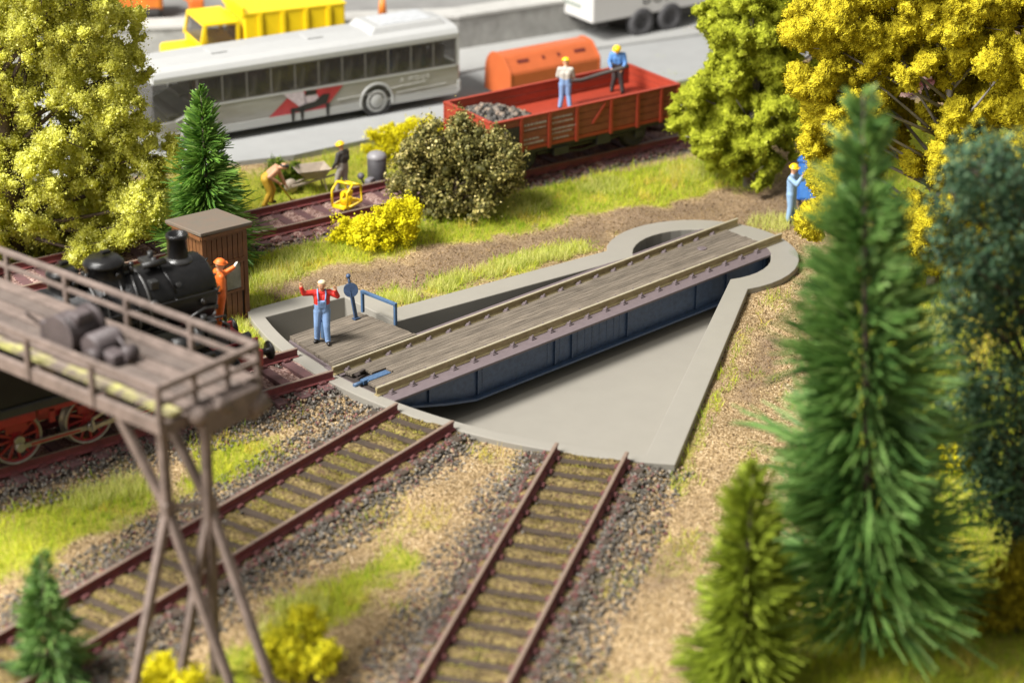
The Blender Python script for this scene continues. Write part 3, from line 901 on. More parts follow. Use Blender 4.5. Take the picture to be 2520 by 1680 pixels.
# loose grit: coarse sand grains lying on the bare ground
OCT_V = np.array([(1, 0, 0), (-1, 0, 0), (0, 1, 0), (0, -1, 0), (0, 0, 1), (0, 0, -1)], float)
OCT_F = np.array([(0, 2, 4), (2, 1, 4), (1, 3, 4), (3, 0, 4), (2, 0, 5), (1, 2, 5), (3, 1, 5), (0, 3, 5)])
def grit(n):
    x = rng.uniform(-13, 17, n); y = rng.uniform(-14, 5.5, n)
    g_, s_ = zones(x, y)
    k = (track_dist(x, y) > 1.5) & ~inpoly(x, y, out_poly) & (g_ < .55)
    x, y, s_ = x[k], y[k], s_[k]
    z = ground_h(x, y); vx, vy = x - CAM.x, y - CAM.y
    zc = vx * fwd.x + vy * fwd.y + (z - CAM.z) * fwd.z
    a = (vx * r2.x + vy * r2.y) / zc * 5500 / 1260; b = (vx * u2.x + vy * u2.y + (z - CAM.z) * u2.z) / zc * 5500 / 840
    k = (np.abs(a) < 1.1) & (np.abs(b) < 1.15)
    x, y, z, s_ = x[k], y[k], z[k], s_[k]
    m = len(x); sz = rng.uniform(.010, .024, m) * rng.choice([1, 1, 1, 1.6], m)
    v = np.einsum('nij,nkj->nki', rand_rot(m), OCT_V[None] * (sz[:, None] * rng.uniform(.6, 1.2, (m, 3)))[:, None, :]) + np.stack([x, y, z + .004], 1)[:, None, :]
    f = OCT_F[None] + (np.arange(m) * 6)[:, None, None]
    t_ = np.clip(rng.random(m) * (1 - .6 * s_), 0, 1)
    return np_mesh('grit', v.reshape(-1, 3), f.reshape(-1, 3), M_GRIT, np.repeat(t_, 8))
M_GRIT = leaf_mat('sand_grit', [(0, (0.05, 0.03, 0.014)), (.3, (0.16, 0.10, 0.045)), (.6, (0.31, 0.21, 0.10)), (.85, (0.48, 0.36, 0.20)), (1, (0.70, 0.58, 0.40))], .9, 0.0, .25)
tag(link('grit', grit(95000)), 'loose tan and brown grit on the bare ground between the tracks', 'grit', kind='stuff')

# ------------------------------------------------------------------ static grass (countless)
def blades(P, length, lean, width, tint, name, material):
    """bent two-triangle blades; P (n,3)"""
    n = len(P)
    th = rng.uniform(0, 2 * np.pi, n)
    side = np.stack([np.cos(th), np.sin(th), np.zeros(n)], 1) * (width / 2)[:, None]
    ph = rng.uniform(0, 2 * np.pi, n)
    ld = np.stack([np.cos(ph), np.sin(ph), np.zeros(n)], 1) * (lean * length)[:, None]
    upv = np.zeros((n, 3)); upv[:, 2] = length * np.sqrt(np.clip(1 - lean ** 2, 0.05, 1))
    mid = P + upv * 0.55 + ld * 0.35
    tip = P + upv + ld
    v = np.stack([P - side, P + side, mid - side * 0.7, mid + side * 0.7, tip], 1).reshape(-1, 3)
    b = (np.arange(n) * 5)[:, None, None]
    f = np.array([[0, 1, 3], [0, 3, 2], [2, 3, 4]])[None] + b
    return np_mesh(name, v, f.reshape(-1, 3), material, np.repeat(tint, 3))
M_GRASS = leaf_mat('static_grass', [(0.0, (0.09, 0.19, 0.015)), (0.25, (0.26, 0.38, 0.025)), (0.5, (0.50, 0.57, 0.045)), (0.75, (0.68, 0.66, 0.06)), (0.9, (0.66, 0.50, 0.09)), (1.0, (0.72, 0.60, 0.28))], 0.75, 0.45)
def sample_grass(n, xr, yr, thr=0.5):
    x = rng.uniform(*xr, n); y = rng.uniform(*yr, n)
    g, s_ = zones(x, y)
    d = track_dist(x, y)
    nz = fbm(x, y, 0.25, 31)
    k = (rng.random(n) < np.clip((g - 0.22 + (nz - 0.5) * 0.5) * 1.9, 0, 1)) & (d > 1.45) & ~inpoly(x, y, out_poly) & (polydist(x, y, out_poly) > 0.05)
    return x[k], y[k], g[k]
def in_view(x, y, z=-0.3, pad=1.15):
    dx, dy, dz = x - CAM.x, y - CAM.y, z - CAM.z
    zc = dx * fwd.x + dy * fwd.y + dz * fwd.z
    a = (dx * r2.x + dy * r2.y + dz * r2.z) / zc * 5500 / 1260
    b = (dx * u2.x + dy * u2.y + dz * u2.z) / zc * 5500 / 840
    return (np.abs(a) < pad) & (np.abs(b) < pad + 0.1)
x, y, g = sample_grass(450000, (-14, 27), (-20, 17))
k = in_view(x, y)
x, y, g = x[k], y[k], g[k]
far = soft_in(x, y, FAR_GRASS, 0.5) > 0.5
k = ~far | (rng.random(len(x)) < 0.55)
x, y = x[k], y[k]
z = ground_h(x, y) - 0.02
nn = fbm(x, y, 1.1, 41); n3 = fbm(x, y, 0.35, 42)
tint = np.clip(0.14 + 0.54 * nn + 0.30 * (n3 - 0.5) + rng.normal(0, 0.13, len(x)), 0, 0.9)
dry = fbm(x, y, 0.8, 43) > 0.66
tint = np.where(dry, np.clip(0.85 + rng.normal(0, 0.08, len(x)), 0, 1), tint)
# the front patches and the bank are fresher and more yellow
ln = rng.uniform(0.09, 0.28, len(x)) * (0.7 + 0.9 * nn)
tag(link('grass', blades(np.stack([x, y, z], 1), ln, rng.uniform(0.2, 0.9, len(x)), rng.uniform(0.012, 0.022, len(x)), tint, 'grass', M_GRASS)), 'short yellow green static grass on the banks and between the tracks', 'grass', kind='stuff')

# taller pale tufts
def tuft(x0, y0, r, n, L, t0, t1):
    a = rng.uniform(0, 2 * np.pi, n); rr = r * np.sqrt(rng.random(n))
    x = x0 + rr * np.cos(a); y = y0 + rr * np.sin(a)
    return np.stack([x, y, ground_h(x, y) - 0.02], 1), rng.uniform(0.5, 1, n) * L, rng.uniform(t0, t1, n)
TP = []
for (tx, ty, r, n, L) in [(4.35, 3.25, .28, 420, .42), (4.0, 3.6, .2, 200, .3), (5.5, 3.2, .3, 480, .40), (6.2, 3.25, .28, 420, .38), (7.0, 3.05, .3, 460, .40), (7.7, 3.0, .3, 460, .38), (8.4, 3.0, .35, 520, .42), (9.1, 2.8, .35, 500, .42), (9.8, 2.7, .3, 400, .36),
                          (14.9, 0.5, .5, 700, .42), (15.6, 0.2, .35, 350, .32), (1.5, 5.35, .25, 260, .32), (0.3, 4.6, .22, 260, .34), (0.15, 4.0, .16, 200, .32), (0.0, 3.4, .14, 160, .28), (1.2, 5.1, .2, 220, .4), (2.3, 6.2, .45, 500, .4), (3.0, 6.5, .5, 600, .42), (3.9, 6.9, .4, 500, .42),
                          (10.3, 6.0, .6, 900, .4), (11.0, 5.9, .6, 800, .42), (13.5, 5.3, .6, 800, .4), (16.0, 4.4, .6, 700, .4), (-6.4, -0.4, .4, 500, .5), (-7.2, -0.2, .4, 500, .45), (-6.8, -6.6, .4, 500, .42), (-7.6, -7.0, .4, 500, .45), (8.1, -10.8, .3, 300, .6), (12.5, -6.6, .5, 500, .6), (11.6, -7.0, .4, 400, .5)]:
    TP.append(tuft(tx, ty, r * 1.25, int(n * .8), L * .9, 0.3, 0.85))
TPp = np.concatenate([q[0] for q in TP]); TL = np.concatenate([q[1] for q in TP]); TT = np.concatenate([q[2] for q in TP])
kk = ~inpoly(TPp[:, 0], TPp[:, 1], out_poly); TPp, TL, TT = TPp[kk], TL[kk], TT[kk]
M_TUFT = leaf_mat('pale_tuft_grass', [(0.0, (0.26, 0.33, 0.06)), (0.4, (0.52, 0.56, 0.13)), (0.7, (0.70, 0.69, 0.22)), (1.0, (0.78, 0.70, 0.36))], 0.75, 0.45)
tag(link('grass_tufts', blades(TPp, TL, rng.uniform(0.1, 0.75, len(TL)), rng.uniform(0.010, 0.018, len(TL)), TT, 'grass_tufts', M_TUFT)), 'taller pale grass blades in tufts beside the pit wall and bank', 'grass', kind='stuff')

# fuzz of moss and weeds inside the two front tracks
MF = []
for key in ('b', 'c'):
    p = polar(11.9, TRACKS[key]); d = out_dir(TRACKS[key])
    n = 26000
    s = rng.uniform(0, 16, n); l = rng.uniform(-0.68, 0.68, n)
    ph = ((s - 0.35) / 0.62) % 1.0
    kq = (np.abs(ph - 0.5) < 0.30 + 0.12 * rng.random(n)) & (fbm(s * 1.0, l + 9, 0.5, 55) > 0.36)
    s, l = s[kq], l[kq]
    x = p[0] + d.x * s - d.y * l; y = p[1] + d.y * s + d.x * l
    tn = np.clip(0.30 + 0.5 * fbm(x, y, 0.9, 56) + rng.normal(0, 0.12, len(x)), 0, 1)
    if key == 'c': tn = np.clip(tn - .12 + .42 * (s / 14) ** 1.5 * (fbm(x, y, .6, 57) > .45), 0, 1)
    MF.append((np.stack([x, y, np.full(len(x), -0.245)], 1), rng.uniform(0.03, 0.09, len(x)), tn))
M_MOSS = leaf_mat('moss_fuzz', [(0.0, (0.08, 0.055, 0.02)), (0.35, (0.18, 0.135, 0.04)), (0.6, (0.29, 0.235, 0.065)), (0.85, (0.40, 0.39, 0.07)), (1.0, (0.46, 0.56, 0.09))], 0.85, 0.2)
mfp = np.concatenate([q[0] for q in MF]); mfl = np.concatenate([q[1] for q in MF]); mft = np.concatenate([q[2] for q in MF])
tag(link('moss', blades(mfp, mfl, rng.uniform(0.3, 0.95, len(mfl)), np.full(len(mfl), 0.022), mft, 'moss', M_MOSS)), 'olive yellow moss fuzz between the sleepers of the front tracks', 'moss', kind='stuff')

# ------------------------------------------------------------------ retaining wall behind the road
M_WALL = mat('grey_stone_wall', (0.27, 0.265, 0.245), 0.9, 0.25, 2.2, 0.5, 18)
M_WALLTOP = mat('wall_capping', (0.40, 0.39, 0.365), 0.85, 0.1, 2, 0.2, 20)
M_TERR = mat('dark_terrace', (0.20, 0.195, 0.185), 0.9, 0.15, 1, 0.2, 12)
WL = [(-6, 35.5), (8, 25.6), (11.0, 23.45), (19.3, 17.6), (23.0, 16.7), (40, 12.2), (70, 5)]
wall = empty('retaining_wall', (19.3, 17.6, -0.3))
tag(wall, 'grey stone retaining wall running behind the bus and trucks', 'wall')
def wall_piece(name, off0, off1, z0, z1, m, zz=0):
    pa, pb = [], []
    for i, (x, y) in enumerate(WL):
        j0, j1 = max(i - 1, 0), min(i + 1, len(WL) - 1)
        d = Vector((WL[j1][0] - WL[j0][0], WL[j1][1] - WL[j0][1], 0)).normalized(); n = Vector((-d.y, d.x, 0))
        pa.append((x + n.x * off0, y + n.y * off0)); pb.append((x + n.x * off1, y + n.y * off1))
    mb = MB(); n_ = len(WL)
    vs = [(x, y, z1) for x, y in pa] + [(x, y, z1) for x, y in pb] + [(x, y, z0) for x, y in pa] + [(x, y, z0) for x, y in pb]
    fs = []
    for i in range(n_ - 1):
        fs += [(i, i + 1, n_ + i + 1, n_ + i), (2 * n_ + i, 2 * n_ + i + 1, i + 1, i), (n_ + i, n_ + i + 1, 3 * n_ + i + 1, 3 * n_ + i)]
    mb.add(vs, fs)
    o = mb.build(name, m, wall); o.matrix_parent_inverse = Matrix.Translation(-wall.location)
    return o
wall_piece('wall_face', 0.0, 0.9, -0.6, 0.88, M_WALL)
wall_piece('wall_cap', -0.06, 0.96, 0.884, 0.98, M_WALLTOP)
tp = [(x + 0.5, y + 0.5) for x, y in WL]
strip('terrace', tp, [(x + 20, y + 40) for x, y in WL], 0.72, M_TERR)

# ------------------------------------------------------------------ figures
def capsule(mb, a, b, r0, r1, n=10):
    a = Vector(a); b = Vector(b)
    mb.cyl(a, b, r0, r1, n, cap=True)
    mb.sphere(a, r0, n, 6); mb.sphere(b, r1, n, 6)
SKIN = mat('painted_skin', (0.62, 0.33, 0.19), 0.45, 0.06, 8)
M_EYE = mat('painted_eye', (0.03, 0.02, 0.02), 0.4)
def paint(name, c, rough=0.42): return mat('paint_' + name, c, rough, 0.14, 5, 0.12, 22)
BASE_POSE = dict(pelvis=(0, 0, .80), chest=(0, 0, 1.12), neck=(0, 0, 1.30), head=(0, -.02, 1.44),
                 shL=(-.18, 0, 1.24), elL=(-.24, .02, .98), haL=(-.25, -.08, .76), shR=(.18, 0, 1.24), elR=(.24, .02, .98), haR=(.25, -.08, .76),
                 hipL=(-.09, 0, .78), knL=(-.10, -.02, .43), anL=(-.11, .02, .08), hipR=(.09, 0, .78), knR=(.10, -.02, .43), anR=(.11, .02, .08),
                 fL=(0, -1, 0), fR=(0, -1, 0), palmL=None, palmR=None)
def person(label, loc, rz, pose, top, legs, shoe, hair=None, helmet=None, hand=None, scale=1.0, parent_items=None, voxel=0.018, belly=1.0, helmet_brim=True, sleeves=True, group=None):
    P = dict(BASE_POSE); P.update(pose)
    P = {k: (Vector(v) if v is not None else None) for k, v in P.items()}
    shapes = []   # (a, b, r0, r1, material slot)
    T, L_, S_, K_, H_ = 0, 1, 2, 3, 4
    def C(a, b, r0, r1, m): shapes.append((Vector(a), Vector(b), r0, r1, m))
    pel, che, nec, hd = P['pelvis'], P['chest'], P['neck'], P['head']
    sx = (P['shR'] - P['shL']); sx.normalize()
    for s in (-1, 1):
        o = sx * (0.06 * s)
        C(pel + o, (pel + che) / 2 + o * 1.05, .105 * belly, .108 * belly, L_ if s else T)
        C((pel + che) / 2 + o, che + o * 1.15, .108 * belly, .115, T)
    C(P['shL'] * .85 + che * .15, P['shR'] * .85 + che * .15, .078, .078, T)
    C(che, nec, .085, .055, T)
    C(nec - Vector((0, 0, .01)), hd, .047, .055, K_)
    up_h = (hd - nec).normalized()
    facing = Vector((0, -1, 0)) if 'face' not in P else P['face'].normalized()
    # head: skull, jaw, nose, ears
    C(hd + up_h * .035 + facing * -.012, hd + up_h * .045 + facing * .012, .083, .078, K_)
    C(hd - up_h * .035 + facing * .03, hd - up_h * .01 + facing * .025, .055, .064, K_)
    C(hd + up_h * .012 + facing * .085, hd - up_h * .018 + facing * .098, .012, .018, K_)
    side = facing.cross(up_h).normalized()
    for s in (-1, 1): C(hd + side * (.082 * s), hd + side * (.084 * s) - up_h * .025, .016, .013, K_)
    for s in 'LR':
        sh, el, ha = P['sh' + s], P['el' + s], P['ha' + s]
        C(sh, el, .068, .056, T); C(el, el + (ha - el) * .86, .055, .043, T if sleeves else K_)
        C(el + (ha - el) * .82, ha, .034, .032, H_)
        # hand: palm, four unequal bent fingers, thumb from the side
        d = (P['palm' + s].normalized() if P['palm' + s] else (ha - el).normalized())
        q = d.cross(facing)
        q = (q if q.length > .2 else d.cross(sx)).normalized()
        nrm = q.cross(d).normalized()
        pc = ha + d * .055
        for t in (-.022, 0, .022): C(ha + q * t * .7, pc + q * t, .019, .02, H_)
        for t, ln in ((-.03, .045), (-.01, .055), (.011, .052), (.031, .04)):
            b0 = pc + q * t; b1 = b0 + d * ln * .6 + nrm * .008; b2 = b1 + d * ln * .4 + nrm * .025
            C(b0, b1, .0125, .0115, H_); C(b1, b2, .0115, .010, H_)
        t0 = ha + q * .03 + d * .015
        C(t0, t0 + q * .03 + d * .035 + nrm * .015, .014, .012, H_)
        hip, kn, an = P['hip' + s], P['kn' + s], P['an' + s]
        C(hip, kn, .102, .075, L_); C(kn, an, .074, .062, L_)
        f = P['f' + s].normalized()
        C(an + Vector((0, 0, -.02)) - f * .02, an + f * .12 + Vector((0, 0, -.04)), .05, .04, S_)
        C(an + Vector((0, 0, -.04)) - f * .025, an + f * .06 + Vector((0, 0, -.045)), .042, .042, S_)
    mb = MB()
    shapes = [(a, b, r0 * (1.0 if m == H_ else 1.13), r1 * (1.0 if m == H_ else 1.13), m) for a, b, r0, r1, m in shapes]
    for a, b, r0, r1, m in shapes: capsule(mb, a, b, r0, r1)
    tmp = link('tmp_body', mb.mesh('tmp_body', SKIN))
    md = tmp.modifiers.new('r', 'REMESH'); md.mode = 'VOXEL'; md.voxel_size = voxel; md.use_smooth_shade = True
    ms = tmp.modifiers.new('s', 'SMOOTH'); ms.factor = 0.5; ms.iterations = 3
    dg = bpy.context.evaluated_depsgraph_get()
    me_ = bpy.data.meshes.new_from_object(tmp.evaluated_get(dg))
    me_.name = 'body'
    bpy.data.objects.remove(tmp)
    me_.materials.clear()
    hand = hand or SKIN
    for m in (top, legs, shoe, SKIN, hand): me_.materials.append(m)
    n = len(me_.polygons)
    cen = np.zeros(n * 3, np.float32); me_.polygons.foreach_get('center', cen); cen = cen.reshape(-1, 3)
    best = np.full(n, 1e9); idx = np.zeros(n, np.int32)
    for a, b, r0, r1, m in shapes:
        a = np.array(a); b = np.array(b); ab = b - a
        t = np.clip(((cen - a) @ ab) / (ab @ ab + 1e-9), 0, 1)
        dd = np.linalg.norm(cen - a - t[:, None] * ab, axis=1) - (r0 + (r1 - r0) * t)
        k = dd < best - 1e-4
        best[k] = dd[k]; idx[k] = m
    me_.polygons.foreach_set('material_index', idx)
    me_.polygons.foreach_set('use_smooth', np.ones(n, bool))
    root = empty('person', loc, rz)
    root.scale = (scale,) * 3
    tag(root, label, 'person', group)
    link('body', me_, root)
    ey = MB()
    for s in (-1, 1): ey.sphere(hd + side * (.03 * s) + facing * .094 + up_h * .022, .011, 6, 5)
    ey.bar(hd + facing * .098 - up_h * .042 - side * .02, hd + facing * .098 - up_h * .042 + side * .02, .008)
    ey.build('eyes_and_mouth', M_EYE, root)
    hc = hd + up_h * .045
    if hair:
        hb = MB()
        rotm = Matrix((side, -facing, up_h)).transposed()
        vs = []
        nu, nv = 14, 7
        tmpb = MB(); tmpb.sphere((0, 0, 0), .108, nu, nv)
        for v in tmpb.v:
            v = Vector(v)
            if v.z < -.02 and v.y < 0.01: v = Vector((v.x * .8, v.y * .8, max(v.z, -.01)))
            v.z = max(v.z, -.055)
            vs.append(hc + rotm @ (v + Vector((0, .012, .012))))
        hb.add(vs, tmpb.f, True)
        hb.build('hair', hair, root)
    if helmet:
        hb = MB()
        rotm = Matrix((side, -facing, up_h)).transposed()
        prof = [(.0, .124), (.03, .12), (.06, .106), (.088, .076), (.104, .034), (.108, .001)]
        hb.lathe(hc + up_h * .015, up_h, prof, 18)
        hb.lathe(hc + up_h * .015, up_h, [(0, .124), (-.004, .14), (.004, .142), (.012, .122)], 18)
        if helmet_brim: hb.box(hc + up_h * .016 + facing * .115, (.13, .07, .014), rotm)
        hb.bar(hc + up_h * .075 - facing * .075, hc + up_h * .118, .03, .014); hb.bar(hc + up_h * .118, hc + up_h * .075 + facing * .075, .03, .014)
        hb.build('helmet', helmet, root)
    return root

RED = paint('red_shirt', (0.52, 0.025, 0.018)); DENIM = paint('denim_blue', (0.17, 0.27, 0.46), 0.6); BLACK = paint('black_shoe', (0.015, 0.012, 0.012))
BLOND = paint('pale_blond', (0.66, 0.52, 0.33)); YEL = paint('helmet_yellow', (0.78, 0.50, 0.012), 0.35); GREYC = paint('grey_coat', (0.42, 0.39, 0.34), 0.6)
BLUE_T = paint('blue_jacket', (0.075, 0.20, 0.46), 0.5); DARKT = paint('dark_trousers', (0.04, 0.036, 0.035), 0.6); CHAR = paint('charcoal_jacket', (0.055, 0.05, 0.045), 0.6)
GREYT = paint('grey_trousers', (0.33, 0.30, 0.265), 0.6); YTR = paint('ochre_trousers', (0.60, 0.37, 0.035), 0.55); ORG = paint('hi_vis_orange', (0.72, 0.14, 0.016), 0.5)
BROWNH = paint('dark_hair', (0.03, 0.026, 0.024)); LBLUE = paint('light_blue_overall', (0.22, 0.34, 0.50), 0.55); WHITEG = paint('white_glove', (0.66, 0.65, 0.58))
FACE_CAM = -0.76
turner = person('man in red shirt and blue dungarees raising both arms on the turntable platform', (0.86, 2.14, PZ - 0.002), FACE_CAM + 0.12,
    dict(elL=(-.41, -.06, 1.25), haL=(-.47, -.10, 1.44), palmL=(-.05, 0, 1), elR=(.36, -.08, 1.16), haR=(.30, -.17, 1.36), palmR=(-.05, -.1, 1),
         head=(.01, -.05, 1.43), anL=(-.13, .03, .08), anR=(.11, -.14, .08), knL=(-.12, -.03, .43), knR=(.09, -.10, .43), fL=(-.5, -1, 0), fR=(.1, -1, 0)),
    RED, DENIM, BLACK, hair=BLOND, voxel=0.014, belly=1.06)
st = MB()
for s in (-1, 1):
    st.tube([(.075 * s, -.125, 1.05), (.085 * s, -.135, 1.14), (.095 * s, -.105, 1.25), (.09 * s, -.02, 1.325), (.08 * s, .07, 1.27), (.03 * s, .12, 1.05)], .019, 6)
bib = [(-.13, -.085, .90), (.13, -.085, .90), (.105, -.125, 1.07), (-.105, -.125, 1.07)]
st.build('dungaree_straps', DENIM, turner)
bb = MB(); bb.box((0, -.118, .985), (.20, .045, .19), (0.10, 0, 0), bev=.015); bb.box((0, -.142, 1.02), (.09, .02, .07), (0.1, 0, 0), bev=.006)
bb.build('bib', DENIM, turner)

# ------------------------------------------------------------------ signal box hut
M_HUT = mat('hut_brown', (0.165, 0.068, 0.026), 0.45, 0.3, 5, 0.2, 40, c2=(0.09, 0.038, 0.017), spec=0.4)
M_HUTROOF = mat('hut_felt_roof', (0.12, 0.085, 0.06), 0.85, 0.25, 3.5, 0.4, 60, c2=(0.10, 0.085, 0.065))
M_GLASS = mat('dull_glass', (0.22, 0.22, 0.18), 0.12, 0.3, 3)
hut = empty('lineside_hut', (0.30, 5.62, GZ), -0.06)
tag(hut, 'small brown wooden hut with flat sloping roof beside the locomotive', 'hut')
HW, HD, HH = 1.20, 1.25, 2.35     # x, y, height
def boards(nx, fixed, axis, x0, x1, z0, z1, name='wall_board'):
    n = max(1, int(round((x1 - x0) / nx))); w_ = (x1 - x0) / n
    bm_ = MB().box((0, 0, 0), ((w_ - .022) if axis == 0 else .045, .045 if axis == 0 else (w_ - .022), z1 - z0)).mesh(name, M_HUT)
    for i in range(n):
        c = x0 + w_ * (i + .5)
        link(name, bm_, hut, ((c, fixed, (z0 + z1) / 2) if axis == 0 else (fixed, c, (z0 + z1) / 2)))
MB().box((0, 0, HH * .5 - .02), (HW - .06, HD - .06, HH - .06)).build('wall_core', mat('hut_joint_dark', (0.02, 0.012, 0.008), 0.7), hut)
hx, hy = HW / 2, HD / 2
# front (-y) : door side with window ; left (-x)
boards(.15, -hy, 0, -hx + .09, hx - .09, 1.62, 2.27); boards(.15, -hy, 0, -hx + .09, -.13, .12, 1.5); boards(.15, -hy, 0, -.02, hx - .16, .12, .82)
boards(.15, -hx, 1, -hy + .09, hy - .09, 1.62, 2.27); boards(.15, -hx, 1, -hy + .09, hy - .09, .12, 1.5)
boards(.15, hx, 1, -hy + .09, hy - .09, .12, 2.27); boards(.2, hy, 0, -hx + .09, hx - .09, .12, 2.27)
for sx_ in (-1, 1):
    for sy_ in (-1, 1): MB().box((sx_ * (hx - .03), sy_ * (hy - .03), HH / 2), (.12, .12, HH), bev=.01).build('corner_post', M_HUT, hut)
for z in (.06, 1.56, 2.31):
    MB().box((0, -hy - .015, z), (HW - .12, .075, .11)).build('rail_board', M_HUT, hut); MB().box((-hx - .015, 0, z), (.075, HD - .12, .11)).build('rail_board', M_HUT, hut)
wn = MB().box((.20, -hy - .012, 1.18), (.42, .03, .64)).build('window_pane', M_GLASS, hut)
wf = MB()
for dx in (-.24, .24): wf.box((.20 + dx, -hy - .03, 1.18), (.06, .07, .72))
for dz in (-.36, .36): wf.box((.20, -hy - .032, 1.18 + dz), (.54, .072, .06))
wf.build('window_frame', M_HUT, hut)
rf = MB(); rf.box((0, 0, HH + .06), (HW + .26, HD + .30, .09), (-0.07, 0.03, 0), bev=.02); rf.build('roof', M_HUTROOF, hut)
ef = MB(); ef.box((0, -hy - .12, HH + .03), (HW + .2, .04, .08)); ef.box((-hx - .1, 0, HH + .01), (.04, HD + .2, .08)); ef.build('eaves_board', M_HUT, hut)

# ------------------------------------------------------------------ steam locomotive
M_LB = mat('loco_black', (0.009, 0.0085, 0.0085), 0.30, 0.3, 6, 0.25, 40, spec=0.28)
M_LB2 = mat('loco_sooty_black', (0.014, 0.0135, 0.013), 0.5, 0.3, 5, 0.3, 30)
M_LR = mat('loco_red', (0.27, 0.014, 0.018), 0.4, 0.2, 6, 0.1, 30)
M_STEEL = mat('bright_steel', (0.30, 0.27, 0.24), 0.36, 0.3, 8, metal=0.6)
aT = TRACKS['a']; dT = out_dir(aT)
lp = polar(14.3, aT)
loco = empty('steam_locomotive', (lp[0], lp[1], 0), math.atan2(-dT.y, -dT.x))
tag(loco, 'black steam locomotive with red wheels and frame facing the turntable', 'locomotive')
BZ, BR = 2.52, 0.74
b_ = MB(); b_.lathe((-6.4, 0, BZ), (1, 0, 0), [(0, .01), (0, BR - .02), (4.0, BR - .02), (4.0, BR), (4.55, BR), (6.13, BR), (6.20, BR - .06), (6.22, BR - .12), (6.22, .62), (6.24, .58), (6.24, .01)], 40); b_.build('boiler', M_LB, loco)
bd = MB()
for x in (-1.85, -3.0, -4.4): MB().lathe((x, 0, BZ), (1, 0, 0), [(0, BR), (0, BR + .018), (.06, BR + .018), (.06, BR)], 40).build('boiler_band', mat('band_highlight_grey', (0.045, 0.043, 0.041), .4), loco)  # bands painted lighter than the boiler to imitate edge highlights
sd = MB(); sd.lathe((-.17, 0, BZ), (1, 0, 0), [(0, .60), (.03, .58), (.09, .40), (.11, .1), (.11, .01)], 28); sd.cyl((-.1, 0, BZ), (.0, 0, BZ), .05, n=10); sd.bar((-.03, -.02, BZ), (-.03, .2, BZ - .12), .04); sd.bar((-.08, -.3, BZ + .3), (-.08, -.3, BZ - .3), .05)
sd.build('smokebox_door', M_LB2, loco)
c_ = MB(); c_.lathe((-.74, 0, BZ + BR - .1), (0, 0, 1), [(0, .29), (.08, .235), (.13, .225), (.54, .22), (.55, .245), (.62, .245), (.64, .235), (.64, .18), (.2, .17), (.2, .01)], 24); c_.build('chimney', M_LB, loco)
for x, r, h in ((-2.48, .42, .52), (-3.43, .33, .50)):
    q = MB(); q.lathe((x, 0, BZ + BR - .16), (0, 0, 1), [(0, r * 1.25), (.13, r * 1.0), (.2, r * .97), (h * .80, r * .97), (h * .82, r * 1.03), (h * .92, r * 1.03), (h + .02, r * .86), (h + .05, r * .8), (h + .06, .01)], 26)
    q.box((x + r, -.12, BZ + BR + .12), (.16, .12, .14), bev=.02); q.box((x + .08, .05, BZ + BR + h - .02), (.2, .14, .08), bev=.02); q.cyl((x + .1, -r - .06, BZ + BR + .12), (x + .1, -r + .05, BZ + BR + .12), .06, n=10)
    q.build('dome', M_LB, loco)
pf = MB()
pf.tube([(-6.3, -.86, BZ + .16), (-.3, -.86, BZ + .16), (-.17, -.7, BZ + .16)], .026, 8)
for x in np.arange(-6, -.2, .95): pf.cyl((x, -.72, BZ + .16), (x, -.87, BZ + .16), .022, n=6)
pf.tube([(-6.0, -.79, BZ - .12), (-2.5, -.80, BZ - .1), (-2.2, -.80, BZ - .1), (-2.2, -.8, BZ - .45), (-1.2, -.8, BZ - .5)], .03, 8)
pf.tube([(-4.9, -.76, BZ + .30), (-3.5, -.70, BZ + .42), (-2.5, -.55, BZ + .6)], .03, 8); pf.tube([(-1.2, -.70, BZ + .25), (-1.25, -.6, BZ + .5), (-1.3, -.2, BZ + .76)], .024, 8)
pf.tube([(-5.5, -.86, BZ - .28), (-1.6, -.86, BZ - .32)], .022, 8)
pf.build('pipes_and_handrail', M_LB, loco)
gn = MB(); gn.box((-1.42, .02, BZ + BR + .06), (.28, .5, .1), bev=.02); gn.cyl((-1.42, -.2, BZ + BR + .05), (-1.42, -.2, BZ + BR + .22), .05, n=10); gn.cyl((-1.34, .1, BZ + BR + .05), (-1.34, .1, BZ + BR + .25), .06, n=10); gn.cyl((-1.75, -.28, BZ + BR + .12), (-1.2, -.28, BZ + BR + .12), .07, n=12); 
fv = MB(); fv.box((-1.65, -.55, BZ + .52), (.2, .2, .2), bev=.03); fv.build('sand_valve', M_LB2, loco); fv = MB(); fv.sphere((-1.75, -.72, BZ + .12), .13, 12, 8); fv.build('feed_valve', M_LB2, loco)
gn.build('turbo_generator', M_LB2, loco)
pu = MB()
for dx in (-.13, .13): pu.cyl((-.75 + dx, -1.0, 1.55), (-.75 + dx, -1.0, 2.05), .13, n=14)
pu.box((-.75, -1.0, 2.1), (.5, .3, .1), bev=.02); pu.cyl((-.75, -1.0, 2.1), (-.75, -1.0, 2.28), .07, n=10); pu.tube([(-.5, -1, 2.15), (-.2, -.95, 2.1), (-.15, -.9, 1.7)], .03, 8)
pu.build('air_pump', M_LB2, loco)
rb = MB(); rb.box((-3.6, 0, 1.45), (5.9, 2.5, .07), bev=.01); rb.box((-3.6, -1.24, 1.38), (5.9, .05, .16)); rb.box((-3.6, 1.24, 1.38), (5.9, .05, .16)); rb.build('running_board', M_LB2, loco)
tk = MB()
for s in (-1, 1): tk.box((-4.9, s * .98, 2.02), (2.6, .5, 1.05), bev=.04)
tk.build_lr('side_tank', M_LB, loco)
fb = MB()
